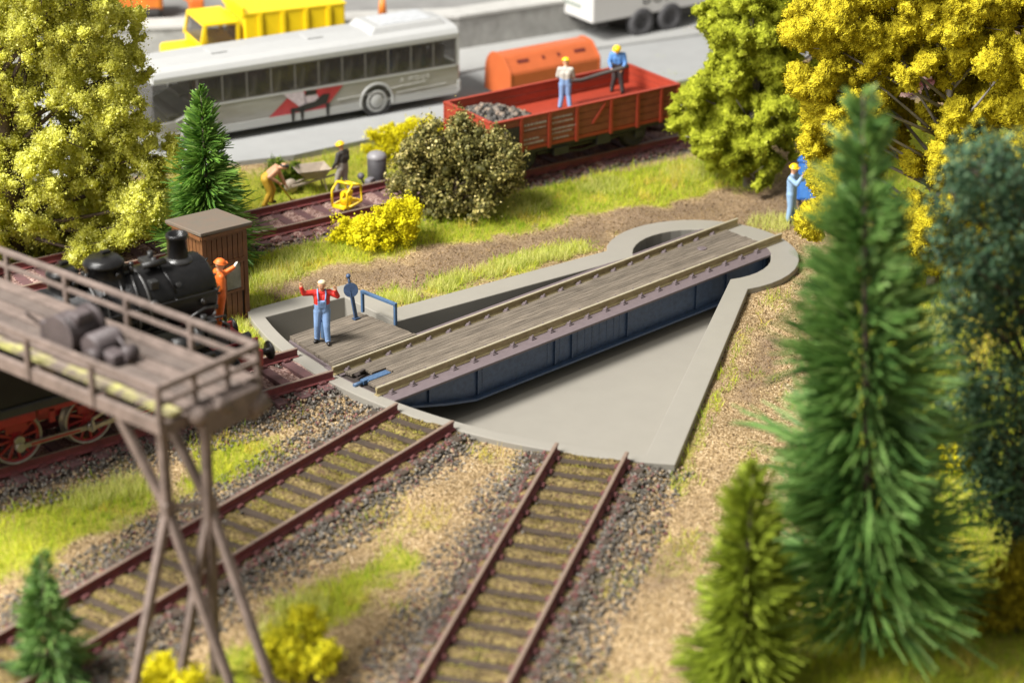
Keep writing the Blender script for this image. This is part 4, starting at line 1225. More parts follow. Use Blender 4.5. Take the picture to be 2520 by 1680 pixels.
for s in (-1, 1):
    fb.box((-2.3, s * .97, 1.62), (.7, .46, .3), bev=.04); fb.cyl((-1.55, s * 1.0, 1.72), (-1.15, s * 1.0, 1.72), .2, n=14); fb.box((-3.2, s * .95, 1.6), (.6, .35, .25), bev=.03)
fb.build_lr('tool_box', M_LB2, loco)
cab = MB()
cab.box((-7.5, 0, 2.4), (2.2, 2.6, 1.9), bev=.03); cab.extrude([(-1.4, 0), (-1.2, .22), (-.7, .38), (0, .44), (.7, .38), (1.2, .22), (1.4, 0)], (-6.3, 0, 3.36), (-8.9, 0, 3.36), (0, 1, 0), (0, 0, 1))
cab.build('cab', M_LB, loco)
for s in (-1, 1):
    MB().box((-7.2, s * 1.31, 2.85), (.9, .03, .6)).build('cab_window', M_GLASS, loco)
fm = MB()
for s in (-1, 1): fm.box((-3.5, s * .55, .95), (8.6, .06, .5))
fm.box((-3.5, 0, .98), (8.4, 1.0, .3)); fm.build('frame', M_LR, loco)
fr = MB(); fr.box((.15, 0, 1.12), (.75, 2.1, .06), bev=.01); fr.build('front_platform', M_LB2, loco)
br_ = MB()
for s in (-1, 1):
    br_.bar((-.45, s * .62, 1.66), (.0, s * .62, 1.58), .05, .09); br_.bar((.0, s * .62, 1.58), (.46, s * .62, 1.18), .05, .16)
br_.build_lr('front_brace', M_LR, loco)
bf = MB(); bf.box((.52, 0, .98), (.12, 2.3, .38), bev=.015); bf.build('buffer_beam', M_LR, loco)
for s in (-1, 1):
    k = MB(); k.lathe((.57, s * .78, .93), (1, 0, 0), [(0, .12), (.1, .115), (.11, .08), (.34, .075), (.35, .2), (.39, .22), (.41, .2), (.42, .01)], 18); k.build('buffer', M_LB, loco)
    k = MB(); k.cyl((.40, s * .72, 1.15), (.40, s * .72, 1.30), .05, n=8); k.lathe((.32, s * .72, 1.37), (1, 0, 0), [(0, .01), (0, .09), (.15, .10), (.17, .11), (.19, .09), (.19, .01)], 16); lampo = k.build('headlamp', M_LB2, loco)
    MB().cyl((.511, s * .72, 1.37), (.518, s * .72, 1.37), .08, n=14).build('lamp_glass', mat('lamp_lens', (0.6, 0.58, 0.5), 0.15), lampo)
hk = MB(); hk.tube([(.57, 0, .95), (.77, 0, .95), (.85, 0, 1.02), (.8, 0, 1.08)], .04, 8); hk.tube([(.62, .25, .9), (.77, .25, .75), (.79, .25, .5)], .04, 8); hk.tube([(.42, .35, 1.15), (.42, .35, 1.5), (.42, .15, 1.55), (.42, .12, 1.2)], .03, 8); hk.build('coupling', M_LB2, loco)
def wheel_parts(x, s):
    w_ = MB(); R = .56
    w_.cyl((x, s * .72, .56), (x, s * .84, .56), .09, n=14)
    for i in range(12):
        a = i * math.pi / 6 + .1
        w_.bar((x + .08 * math.cos(a), s * .78, .56 + .08 * math.sin(a)), (x + .49 * math.cos(a), s * .78, .56 + .49 * math.sin(a)), .05, .035, (0, 1, 0))
    w_.lathe((x, s * .73, .56), (0, s, 0), [(0, .46), (0, .505), (.10, .505), (.10, .46), (0, .46)], 32)
    wo = w_.build('wheel', M_LR, loco)
    ty = MB(); ty.lathe((x, s * .66, .56), (0, s, 0), [(0, .50), (0, .60), (.03, .60), (.04, .56), (.19, .555), (.20, .545), (.20, .503), (0, .503)], 36)
    ty.build('tyre', M_STEEL, wo)
    cw = MB(); cw.box((x + .02, s * .795, .80), (.5, .05, .22), bev=.03); cw.build('counterweight', M_LR, wo)
for x in (-1.86, -3.48, -5.10):
    for s in (-1, 1): wheel_parts(x, s)
rods = MB()
for s in (-1, 1):
    rods.bar((-1.86, s * .92, .42), (-5.10, s * .92, .42), .05, .10)
    rods.bar((-.9, s * 1.0, .78), (-3.48, s * 1.0, .42), .05, .09); rods.bar((-.5, s * 1.0, .80), (-1.3, s * 1.0, .79), .06, .06)
    rods.bar((-2.2, s * .98, 1.05), (-3.5, s * 1.02, .62), .04, .06); rods.bar((-3.5, s * 1.04, .62), (-3.48, s * 1.04, .38), .05, .06); rods.bar((-2.2, s * .96, 1.05), (-1.4, s * .96, .98), .04, .06)
    for x in (-1.86, -3.48, -5.10): rods.cyl((x, s * .85, .42), (x, s * .99, .42), .10, n=14)
    rods.cyl((-5.10, s * .9, .56), (-5.10, s * .96, .56), .11, n=16)
rods.build_lr('side_rods', M_STEEL, loco)
rf2 = MB()
for s in (-1, 1): rf2.bar((-2.1, s * .949, .42), (-3.2, s * .949, .42), .012, .045); rf2.bar((-3.75, s * .949, .42), (-4.85, s * .949, .42), .012, .045)
rf2.build_lr('rod_flutes', M_LR, loco)
cy = MB()
for s in (-1, 1):
    cy.cyl((-1.05, s * .98, .80), (-.05, s * .98, .80), .27, n=20); cy.cyl((-1.1, s * .98, .8), (-1.05, s * .98, .8), .29, n=20); cy.cyl((-.05, s * .98, .8), (0, s * .98, .8), .29, n=20); cy.cyl((-1.0, s * .95, 1.2), (-.1, s * .95, 1.2), .16, n=16); cy.box((-.55, s * .85, 1.0), (.8, .25, .4))
cy.build_lr('cylinder', M_LB2, loco)
vb = MB()
for s in (-1, 1):
    vb.box((-3.9, s * 1.05, 1.16), (1.6, .06, .12)); vb.box((-4.4, s * 1.05, 1.0), (.12, .06, .3)); vb.box((-3.2, s * 1.05, .98), (.1, .06, .34)); vb.box((-5.2, s * 1.03, 1.1), (.9, .08, .2), bev=.02); vb.box((-2.5, s * 1.05, 1.2), (1.0, .06, .08)); vb.box((-5.9, s * .95, .6), (.5, .06, .5))
vb.build_lr('valve_gear_bracket', M_LR, loco)

M_LF = mat('fitting_highlight_grey', (0.022, 0.021, 0.02), 0.28, 0.3, 8, 0.2, 40, spec=0.5)  # grey raised above the loco black, a painted highlight on the fittings
def fit(name, mb): mb.build(name, M_LF, loco)
for k, x in enumerate((-2.05, -2.35, -2.75)):
    q = MB(); q.tube([(x, -.36, BZ + BR + .02), (x - .02, -.62, BZ + .46), (x - .04, -.79, BZ + .05), (x - .1, -.80, BZ - .4), (x - .2, -.85, 1.5)], .028, 8); fit('sand_pipe', q)
for x, z in ((-1.1, .40), (-2.2, .34), (-3.2, .34), (-1.5, -.28), (-.6, -.05)):
    yy = -math.sqrt(max(.01, BR * BR - z * z)); d_ = Vector((0, yy, z)).normalized()
    c_ = Vector((x, 0, BZ)) + d_ * BR; q = MB(); q.cyl(c_ - d_ * .02, c_ + d_ * .05, .06, n=10); q.cyl(c_ + d_ * .05, c_ + d_ * .08, .03, n=6); fit('washout_plug', q)
q = MB(); q.tube([(-.25, -.72, BZ - .25), (-.6, -.80, BZ - .2), (-1.0, -.82, BZ - .32), (-1.0, -.86, 1.6)], .04, 8); fit('blower_pipe', q)
q = MB(); q.cyl((-1.95, -.2, BZ + BR - .02), (-1.95, -.2, BZ + BR + .16), .05, n=10); q.sphere((-1.95, -.2, BZ + BR + .2), .06, 10, 8); q.bar((-1.95, -.2, BZ + BR + .1), (-1.95, .2, BZ + BR + .1), .03); fit('whistle', q)
q = MB(); q.box((-3.0, -.15, BZ + BR + .03), (.24, .3, .1), bev=.02); q.cyl((-3.0, -.22, BZ + BR + .06), (-3.0, -.22, BZ + BR + .24), .045, n=10); q.cyl((-3.0, -.06, BZ + BR + .06), (-3.0, -.06, BZ + BR + .24), .045, n=10); fit('safety_valve', q)
q = MB(); q.lathe((-1.35, -1.02, 1.66), (1, 0, 0), [(0, .01), (0, .13), (.03, .15), (.65, .15), (.68, .13), (.68, .01)], 16); fit('air_reservoir', q)
for x in (-.35, -2.9): 
    q = MB(); q.box((x, -1.2, 1.12), (.3, .06, .5)); q.box((x, -1.3, .9), (.34, .22, .04)); fit('footstep', q)
q = MB(); q.tube([(-.2, -1.1, 1.5), (-.2, -1.1, 1.95), (-.35, -.95, 2.05)], .022, 8); fit('grab_rail', q)
q = MB(); q.lathe((-.74, 0, BZ + BR - .06), (0, 0, 1), [(0, .33), (.03, .33), (.07, .26), (.09, .23)], 24); fit('chimney_base', q)
for i in range(10):
    a_ = i * 2 * math.pi / 10; q = MB(); q.cyl((-.2, .66 * math.cos(a_), BZ + .66 * math.sin(a_)), (-.14, .66 * math.cos(a_), BZ + .66 * math.sin(a_)), .03, n=6); fit('door_clamp', q)

# shunter riding on the front of the locomotive
sp_ = polar(13.84, aT)
latv = Vector((-dT.y, dT.x, 0)) * -1
offv = Vector((0.117, 0.993, 0)) * 0.42
sh_root = person('shunter in orange hi-vis suit and helmet waving from the front of the locomotive', (sp_[0] + offv.x, sp_[1] + offv.y, 1.15), -0.117 + math.pi / 2 - 0.25,
    dict(elR=(.30, -.20, 1.12), haR=(.30, -.44, 1.24), palmR=(0, -.3, 1), elL=(-.26, .02, 1.0), haL=(-.22, .12, .82), head=(0, -.03, 1.43), knL=(-.1, .04, .43), anL=(-.1, .1, .08)),
    ORG, ORG, BLACK, helmet=ORG, hand=WHITEG, scale=1.04)

# ------------------------------------------------------------------ coaling gantry in the foreground
M_GAN = mat('gantry_brown', (0.175, 0.130, 0.108), 0.7, 0.25, 3.5, 0.5, 22, c2=(0.085, 0.062, 0.05))
M_GANMOSS = mat('mossy_gantry_plank', (0.165, 0.128, 0.106), 0.7, 0.2, 2.2, 0.3, 30, c2=(0.40, 0.38, 0.12), lo=.36, hi=.54)
M_GANDK = mat('gantry_dark', (0.06, 0.046, 0.046), 0.6, 0.2, 3, 0.2, 30)
M_GANPL = mat('gantry_dark_plank', (0.12, 0.092, 0.076), 0.75, 0.25, 3.0, 0.5, 22, c2=(0.065, 0.048, 0.04))
gan = empty('coaling_gantry', (-9.85, -7.05, GZ), math.atan2(0.992, -0.12) )   # local +x runs along the platform
tag(gan, 'brown steel coaling gantry with railed walkway standing over the front track', 'gantry')
GW, GLn = 2.15, 10.0    # width goes to local -y
zb = 4.85               # underside above ground
for k, (y0, y1, m_) in enumerate(((-.36, -.10, M_GANMOSS), (-.70, -.46, M_GAN), (-1.04, -.76, M_GANPL), (-1.40, -1.10, M_GAN), (-1.76, -1.46, M_GANPL), (-2.10, -1.82, M_GAN))):
    MB().box((GLn / 2, (y0 + y1) / 2, zb + .28), (GLn, y1 - y0, .07), bev=.012).build('plank', m_, gan)
for y in (.06, -GW): MB().box((GLn / 2, y, zb + .10), (GLn, .10, .26), bev=.015).build('edge_beam', M_GAN, gan)
for x in (.05, 1.7, 3.4, 5.1, 6.8, 8.5): MB().box((x, -GW / 2 + .03, zb + .08), (.12, GW, .2)).build('cross_beam', M_GAN, gan)
for y in (.10, -GW - .04):
    for x in (.06, 1.72, 3.40, 5.08, 6.76, 8.44):
        MB().box((x, y, zb + .42), (.085, .085, .84)).build('rail_post', M_GAN, gan)
    q = MB(); q.bar((0, y, zb + .84), (GLn, y, zb + .84), .10, .10); q.build('handrail', M_GAN, gan, bevel=.015)
q = MB(); q.bar((0, -GW - .04, zb + .55), (GLn, -GW - .04, zb + .55), .07, .07); q.build('knee_rail', M_GAN, gan)
q = MB(); q.bar((.05, .10, zb + .84), (.05, -GW - .04, zb + .84), .10, .10); q.bar((.05, .10, zb + .55), (.05, -GW - .04, zb + .55), .07); q.build('end_rail', M_GAN, gan)
for y in (-.7, -1.45): MB().box((.05, y, zb + .42), (.08, .08, .82)).build('rail_post', M_GAN, gan)
gan_inv = (Matrix.Translation(gan.location) @ Euler((0, 0, gan.rotation_euler.z)).to_matrix().to_4x4()).inverted()
def leg(name, a, b, w_=.15):
    ln_ = MB(); ln_.bar(gan_inv @ Vector(a), gan_inv @ Vector(b), w_, w_, (0, 1, 0)); ln_.build(name, M_GAN, gan, bevel=.02)
JN, JF = Vector((-9.76, -6.78, 2.9)), Vector((-9.14, -7.15, 2.9))
leg('post', (-9.80, -6.82, 4.48), JN - Vector((0, 0, .15)), .16); leg('post', (-9.16, -7.16, 4.48), (-9.28, -7.26, -.36), .16)
leg('diagonal_leg', (-10.0, -5.9, 4.42), JN); leg('diagonal_leg', JN, (-9.60, -8.3, -.37))
leg('diagonal_leg', (-9.38, -6.27, 4.46), JF); leg('diagonal_leg', JF, (-9.10, -8.79, -.37))
leg('splayed_leg', JN, (-10.87, -6.94, -.37)); leg('splayed_leg', JF, (-10.12, -7.26, -.37))
for J in (JN, JF): MB().box(gan_inv @ J, (.22, .22, .34), bev=.03).build('gusset', M_GAN, gan)
leg('tie_bar', JN + Vector((0, 0, .05)), JF + Vector((0, 0, .05)), .09)
for y in (-.35, -1.75):
    ln_ = MB(); ln_.bar((9.2, y, zb), (9.2, y, .05), .16, .16, (0, 1, 0)); ln_.build('post', M_GAN, gan)
wn = MB()
wn.cyl((3.35, -1.25, zb + .62), (3.35, -.65, zb + .62), .30, n=20); wn.cyl((3.35, -1.35, zb + .62), (3.35, -1.25, zb + .62), .38, n=20); wn.cyl((3.35, -.65, zb + .62), (3.35, -.55, zb + .62), .38, n=20)
wn.cyl((2.72, -1.3, zb + .52), (2.72, -.7, zb + .52), .22, n=18); wn.box((2.72, -1.0, zb + .34), (.5, .5, .08)); wn.lathe((2.72, -1.3, zb + .52), (0, -1, 0), [(0, .22), (.06, .2), (.1, .1), (.1, .01)], 18)
for q_ in range(5): wn.lathe((2.72, -1.22 + q_ * .1, zb + .52), (0, 1, 0), [(0, .22), (.01, .25), (.03, .25), (.04, .22)], 18); wn.box((2.3, -.9, zb + .42), (.4, .35, .22), bev=.05); wn.cyl((2.15, -1.25, zb + .45), (2.15, -.95, zb + .45), .14, n=14); wn.cyl((2.5, -.75, zb + .45), (2.5, -.5, zb + .45), .15, n=14); wn.box((3.8, -1.0, zb + .52), (.4, .7, .42), bev=.06)
wn.box((3.2, -.95, zb + .92), (.34, .4, .2), bev=.06); wn.cyl((3.35, -1.42, zb + .62), (3.35, -1.35, zb + .62), .3, n=24); wn.cyl((2.95, -1.42, zb + .5), (2.95, -1.35, zb + .5), .16, n=16)
for q_ in range(6): wn.lathe((3.35, -1.2 + q_ * .1, zb + .62), (0, 1, 0), [(0, .30), (.02, .325), (.05, .325), (.07, .30)], 20)
wn.tube([(2.2, -1.1, zb + .55), (2.5, -1.2, zb + .62), (2.9, -1.2, zb + .55)], .035, 8); wn.bar((3.9, -.6, zb + .7), (4.0, -.4, zb + .95), .05)
wn.build('winch', M_GANDK, gan)
ch = MB(); ch.box((-.12, -1.3, zb + .02), (.3, 1.3, .5), bev=.04); ch.cyl((-.12, -1.7, zb - .18), (-.12, -2.05, zb - .02), .22, .26, 14); ch.sphere((-.18, -.55, zb + .18), .18, 12, 8); ch.cyl((-.2, -.9, zb + .3), (-.2, -1.2, zb + .1), .12, n=12)
ch.build('loading_chute', M_GAN, gan)

# ------------------------------------------------------------------ red open wagon on the siding
M_WR = mat('wagon_red', (0.30, 0.038, 0.018), 0.5, 0.12, 5, 0.1, 30)
M_WB = mat('wagon_side_brown', (0.22, 0.055, 0.028), 0.55, 0.2, 5, 0.15, 30)
M_WK = mat('wagon_underframe', (0.022, 0.019, 0.017), 0.6, 0.2, 5)
M_WHITEP = mat('white_print', (0.36, 0.30, 0.27), 0.6, 0.02)
wc = BT0 + BTD * 10.15
wag = empty('open_wagon', (wc.x, wc.y, 0), math.atan2(BTD.y, BTD.x))
tag(wag, 'red open goods wagon with low sides on the back siding', 'wagon')
WLn, WW, WF, WT = 6.5, 2.35, 0.86, 1.70
MB().box((0, 0, WF - .06), (WLn, WW, .10)).build('floor_frame', M_WR, wag)
IF = 1.20
MB().box((0, 0, IF - .04), (WLn - .16, WW - .2, .08)).build('floor', M_WR, wag)
for k in range(4):
    z = WF + (WT - WF) * (k + .5) / 4; h = (WT - WF) / 4 - .014
    for s in (-1, 1):
        MB().box((0, s * (WW / 2 - .03), z), (WLn, .06, h), bev=.006).build('side_board', [M_WB] if s < 0 else [M_WR], wag)
        MB().box((s * (WLn / 2 - .03), 0, z), (.06, WW - .13, h), bev=.006).build('end_board', M_WR, wag)
MB().box((0, -WW / 2 + .075, (WF + WT) / 2), (WLn - .14, .02, WT - WF - .02)).build('inner_lining', M_WR, wag)
tr = MB()
for s in (-1, 1):
    tr.box((0, s * (WW / 2 - .02), WT + .02), (WLn + .06, .11, .04)); tr.box((s * (WLn / 2 - .02), 0, WT + .021), (.11, WW - .12, .04))
tr.build('top_rail', M_WR, wag)
for s in (-1, 1):
    for x in (-3.22, -2.3, -1.35, -.4, .8, 1.75, 2.6, 3.22):
        MB().box((x, s * (WW / 2 + .025), WF + .34), (.09, .05, .98)).build('stanchion', M_WR, wag)
    for y in (-.5, .5): MB().box((s * (WLn / 2 + .02), y, WF + .4), (.05, .12, .86)).build('stanchion', M_WR, wag)
db = MB()
for s in (-1, 1):
    db.bar((.15, s * (WW / 2 + .02), WF + .25), (.6, s * (WW / 2 + .02), WF + .78), .04, .07)
db.build('diagonal_brace', M_WR, wag)
sb = MB()
for s in (-1, 1): sb.box((0, s * (WW / 2 - .1), WF - .16), (WLn, .08, .16)); sb.box((s * WLn / 2, 0, WF - .16), (.1, WW, .2)); sb.box((0, s * .95, .5), (3.2, .05, .06)); sb.box((-.9, s * 1.02, .52), (.5, .3, .22)); sb.box((.6, s * 1.0, .58), (.45, .3, .3)); sb.bar((-2.0, s * .9, .55), (0, s * .9, .3), .05); sb.bar((2.0, s * .9, .55), (0, s * .9, .3), .05)
sb.build('underframe', M_WK, wag)
for x in (-1.95, 1.95):
    for s in (-1, 1):
        w_ = MB(); w_.lathe((x, s * .66, .42), (0, s, 0), [(0, .01), (0, .48), (.03, .48), (.05, .42), (.17, .41), (.17, .34), (.12, .3), (.12, .1), (.16, .08), (.16, .01)], 24); w_.build('wheel', M_WK, wag)
        a_ = MB(); a_.box((x, s * .98, .46), (.28, .14, .26), bev=.03)
        for q in range(4): a_.box((x, s * .98, .62 + q * .03), (1.1 - q * .22, .08, .025))
        a_.build('axle_box', M_WK, wag)
for s in (-1, 1):
    for y in (-.72, .72):
        k = MB(); k.lathe((s * WLn / 2, y, .72), (s, 0, 0), [(0, .1), (.12, .1), (.13, .06), (.34, .06), (.35, .18), (.39, .19), (.4, .01)], 14); k.build('buffer', M_WK, wag)
bp_ = MB().box((-2.76, -WW / 2 - .012, WF + .38), (.78, .025, .50)).build('black_panel', M_WK, wag)
wl = MB(); rr_ = random.Random(5)
def dashes(x0, x1, z, h, y=-WW / 2 - .007):
    x = x0
    while x < x1:
        w2 = rr_.uniform(.03, .09); wl.box((x + w2 / 2, y, z), (w2, .012, h)); x += w2 + rr_.uniform(.015, .04)
dashes(-2.2, -1.45, WF + .62, .06); dashes(-2.2, -1.5, WF + .48, .035); dashes(-2.2, -1.7, WF + .2, .05); dashes(-2.2, -1.6, WF + .08, .05)
dashes(-1.25, -.55, WF + .66, .05); dashes(-1.25, -.5, WF + .52, .045); dashes(-1.25, -.45, WF + .34, .05); dashes(-1.25, -.6, WF + .22, .04); dashes(-1.2, -.7, WF + .06, .04)
for q in range(5): dashes(-3.08, -2.84, WF + .2 + q * .085, .03, -WW / 2 - .03)
tag(wl.build('white_stencil_lettering', M_WHITEP, wag), kind='stuff')
# cargo: coal heap, worn strip on the floor
def wpt(x, y, z): 
    v = Vector((wc.x, wc.y, 0)) + BTD * x + BTN * y
    return (v.x, v.y, z)
n = 900
hx_ = rng.uniform(-3.1, -1.0, n); hy_ = rng.uniform(-1.0, .95, n)
hz = IF + np.clip(.50 - .30 * ((hx_ + 2.5) / 1.1) ** 2 - .22 * (hy_ / 1.0) ** 2, .0, 1) * rng.uniform(.7, 1, n)
k = hz > IF + .03
pts = np.array([wpt(a, b, c) for a, b, c in zip(hx_[k], hy_[k], hz[k])])
M_COAL = leaf_mat('scrap_gravel', [(0, (0.03, 0.028, 0.025)), (.5, (0.09, 0.08, 0.07)), (.8, (0.17, 0.14, 0.115)), (1, (0.28, 0.20, 0.14))], .8, 0, .4)
heap_me = stones(pts, rng.uniform(.05, .1, len(pts)), rng.random(len(pts)), 'coal_heap', M_COAL)
hm = MB()
gxs = np.linspace(-3.12, -.95, 14); gys = np.linspace(-1.08, 1.0, 12)
vs = []
for a in gxs:
    for b in gys: vs.append(wpt(a, b, IF + max(.004, .46 - .30 * ((a + 2.5) / 1.1) ** 2 - .22 * b * b)))
hm.add(vs, [(i * 12 + j, i * 12 + j + 1, (i + 1) * 12 + j + 1, (i + 1) * 12 + j) for i in range(13) for j in range(11)], True)
heap = empty('coal_heap', wpt(-2.3, 0, IF)); tag(heap, 'heap of dark grey lumps in the left end of the red wagon', 'coal')
hb_ = hm.build('heap_core', M_WK, heap); hb_.matrix_parent_inverse = Matrix.Translation(-heap.location)
hs_ = link('lumps', heap_me, heap); hs_.matrix_parent_inverse = Matrix.Translation(-heap.location); tag(hs_, kind='stuff')
rl = MB(); rl.box((0, 0, 0), (2.6, .42, .05), bev=.01); rl.box((.1, .05, .05), (2.3, .12, .05))
ro = rl.build('rail_plank', M_WK, None, wpt(1.55, -.62, IF + .03), (0, 0, math.atan2(BTD.y, BTD.x))); tag(ro, 'flat dark rail strip lying on the floor of the red wagon', 'rail strip')
p1_ = wpt(.15, -.05, WF - .01); p2_ = wpt(1.75, .45, WF - .01)
th = math.atan2(BTD.y, BTD.x)
person('worker in grey jacket and jeans with yellow helmet, back turned, in the red wagon', wpt(.13, .1, IF - .002), 2.3,
    dict(elL=(-.24, -.06, 1.0), haL=(-.2, -.24, .88), elR=(.24, -.06, 1.0), haR=(.2, -.24, .88), anL=(-.15, .05, .08), anR=(.15, 0, .08), head=(0, -.04, 1.43)), GREYC, DENIM, BLACK, helmet=YEL, voxel=.022, scale=.95)
person('worker in blue shirt and yellow helmet bending over a rail in the red wagon', wpt(2.35, .55, IF - .002), FACE_CAM - 0.2,
    dict(chest=(0, -.06, 1.11), neck=(0, -.12, 1.27), head=(-.01, -.20, 1.38), shL=(-.18, -.08, 1.22), shR=(.18, -.08, 1.22), elL=(-.25, -.14, .98), haL=(-.16, -.30, .82), elR=(.25, -.14, .98), haR=(.16, -.30, .80), anL=(-.18, .05, .08), anR=(.17, -.08, .08)), BLUE_T, DARKT, BLACK, helmet=YEL, voxel=.022, scale=.95)
rr = MB(); A_ = Vector(wpt(.3, .42, IF + .72)); B_ = Vector(wpt(2.25, .26, IF + .80))
rr.tube([A_, A_.lerp(B_, .3) - Vector((0, 0, .10)), A_.lerp(B_, .65) - Vector((0, 0, .04)), B_, B_ + (B_ - A_) * .12 + Vector((0, 0, .03))], .06, 8)
tag(rr.build('carried_rail', mat('rail_grey', (0.09, 0.08, 0.075), .5)), 'dark bent rail carried by the two workers in the wagon', 'rail')

# ------------------------------------------------------------------ track gang by the siding
person('bare-chested worker in ochre trousers bending with a shovel beside the siding', (5.85, 10.55, -.30), 0.9,
    dict(pelvis=(0, .08, .78), chest=(0, -.18, .98), neck=(0, -.32, 1.07), head=(0, -.42, 1.10), shL=(-.17, -.24, 1.05), shR=(.17, -.24, 1.05), elL=(-.30, -.05, .92), haL=(-.2, -.30, .72), elR=(.22, -.34, .80), haR=(.12, -.48, .52),
         hipL=(-.1, .06, .76), hipR=(.1, .06, .76), knL=(-.14, -.05, .42), anL=(-.17, .12, .08), knR=(.15, -.14, .42), anR=(.17, -.06, .08), face=(0, -.8, -.5)), SKIN, YTR, BLACK, hair=BROWNH, voxel=.022)
sh = MB(); sa, sb_ = Vector((5.98, 10.4, .45)), Vector((6.42, 10.22, -.22))
sh.cyl(sa, sb_, .022, n=8); sh.box(sb_ + Vector((.1, -.03, -.02)), (.3, .24, .03), (0, .2, -.4), bev=.01)
tag(sh.build('shovel', YTR), 'ochre shovel held by the bare-chested worker', 'shovel')
person('worker in charcoal jacket and yellow helmet pushing a wheelbarrow, seen from behind', (7.98, 9.95, -.32), 3.3,
    dict(elL=(-.25, -.02, 1.0), haL=(-.22, -.2, .80), elR=(.25, -.02, 1.0), haR=(.22, -.2, .80), anL=(-.12, .12, .08), anR=(.12, -.12, .08), knR=(.11, -.12, .44), head=(.02, -.04, 1.43)), CHAR, GREYT, BLACK, helmet=YEL, voxel=.022, scale=.95)
M_BARROW = mat('barrow_grey_brown', (0.33, 0.27, 0.21), .6, .15, 5)
bw = empty('wheelbarrow', (7.55, 10.75, -.32), 2.75)
tag(bw, 'grey brown wheelbarrow in front of the charcoal-jacketed worker', 'wheelbarrow')
q = MB()
top_ = [(-.45, -.36), (.50, -.36), (.50, .36), (-.45, .36)]; bot_ = [(-.28, -.2), (.22, -.2), (.22, .2), (-.28, .2)]
vs = [(x, y, .66) for x, y in top_] + [(x, y, .38) for x, y in bot_] + [(x * .92, y * .9, .65) for x, y in top_] + [(x * .9, y * .86, .42) for x, y in bot_]
q.add(vs, [(0, 1, 5, 4), (1, 2, 6, 5), (2, 3, 7, 6), (3, 0, 4, 7), (7, 6, 5, 4), (8, 9, 1, 0), (9, 10, 2, 1), (10, 11, 3, 2), (11, 8, 0, 3), (12, 13, 9, 8), (13, 14, 10, 9), (14, 15, 11, 10), (15, 12, 8, 11), (12, 13, 14, 15)])
q.build('tray', M_BARROW, bw)
q = MB(); q.lathe((.62, -.06, .19), (0, 1, 0), [(0, .02), (0, .19), (.12, .19), (.12, .02)], 18); q.build('wheel', M_BARROW, bw)
q = MB()
for s in (-1, 1): q.bar((.62, s * .09, .19), (-.95, s * .26, .52), .05); q.bar((-.25, s * .2, .4), (-.35, s * .22, 0), .045)
q.build('frame', M_BARROW, bw)
M_BAR = mat('dark_grey_bin', (0.075, 0.07, 0.075), .5, .15, 5); M_BARL = mat('pale_grey_lid', (0.22, 0.21, 0.22), .45, .1, 5)
bn = empty('standing_drum', (9.25, 10.0, -.32)); tag(bn, 'dark grey upright drum with pale domed lid beside the siding', 'drum')
q = MB(); q.lathe((0, 0, 0), (0, 0, 1), [(0, .01), (0, .25), (.05, .27), (.72, .27), (.74, .25)], 20); q.build('drum_body', M_BAR, bn)
q = MB(); q.lathe((0, 0, .73), (0, 0, 1), [(0, .28), (.05, .28), (.13, .22), (.18, .1), (.185, .01)], 20); q.build('lid', M_BARL, bn)
M_TOOL = mat('tool_grey', (0.16, 0.15, 0.16), .45, .2, 5)
q = MB(); q.cyl((8.55, 9.6, -.15), (9.0, 9.35, -.1), .09, n=12); q.cyl((9.0, 9.35, -.1), (9.45, 9.15, -.2), .05, n=10); q.box((8.6, 9.55, -.02), (.3, .2, .2), (0, 0, .4), bev=.04); q.sphere((8.45, 9.75, .12), .1, 10, 8); q.cyl((8.5, 9.7, -.1), (8.45, 9.8, .15), .03, n=8)
tag(q.build('track_tamper', M_TOOL), 'grey track tool lying beside the drum near the siding', 'tool')
# yellow framed machine standing on the siding
M_YM = mat('machine_yellow', (0.74, 0.50, 0.008), .38, .08, 5)
ym = empty('yellow_machine', (6.95, 8.55, -.02), 0.25); ym.scale = (.78, .78, .85); tag(ym, 'bright yellow track machine in a tubular cage on the siding rail', 'machine')
q = MB()
for s in (-1, 1):
    q.tube([(-.42, s * .32, .05), (-.42, s * .32, .55), (-.1, s * .32, .76), (.38, s * .32, .62), (.42, s * .32, .08), (-.42, s * .32, .05)], .042, 8)
for p in ((-.42, .08), (-.1, .76), (.42, .1), (.38, .62)): q.cyl((p[0], -.32, p[1]), (p[0], .32, p[1]), .04, n=8)
q.box((0, 0, .04), (1.05, .5, .05), bev=.01)
q.build('cage', M_YM, ym)
q = MB(); q.cyl((-.05, 0, .06), (-.05, 0, .34), .2, n=16); q.box((.02, 0, .40), (.32, .28, .16), bev=.03); q.cyl((-.2, 0, .42), (-.28, 0, .44), .08, n=10); q.build('motor', M_YM, ym)

# man with blue box at the right end
person('worker in light blue overalls and yellow helmet raising a camera near the yellow tree', (15.45, .25, -.36), 0.35,
    dict(elL=(-.22, -.2, 1.12), haL=(-.08, -.28, 1.30), elR=(.22, -.2, 1.12), haR=(.08, -.28, 1.32), anR=(.1, -.08, .08)), LBLUE, LBLUE, BLACK, helmet=YEL, scale=1.02)
q = MB(); q.box((0, 0, .73), (.8, .75, 1.1), bev=.03); q.box((0, 0, 1.31), (.86, .82, .08), bev=.02)
bxo = empty('blue_cabinet', (17.0, 0.75, -.36), .5); tag(bxo, 'blue lineside cabinet behind the light blue worker', 'cabinet')
q.build('casing', paint('cabinet_blue', (0.03, 0.13, 0.42)), bxo)
q = MB(); q.box((-.41, -.02, .73), (.03, .62, .95), bev=.008); q.build('door', paint('cabinet_blue2', (0.05, 0.17, 0.46)), bxo)
for s in ((-.3, -.3), (.3, -.3), (-.3, .3), (.3, .3)): MB().box((s[0], s[1], .1), (.08, .08, .2)).build('foot', M_WK, bxo)
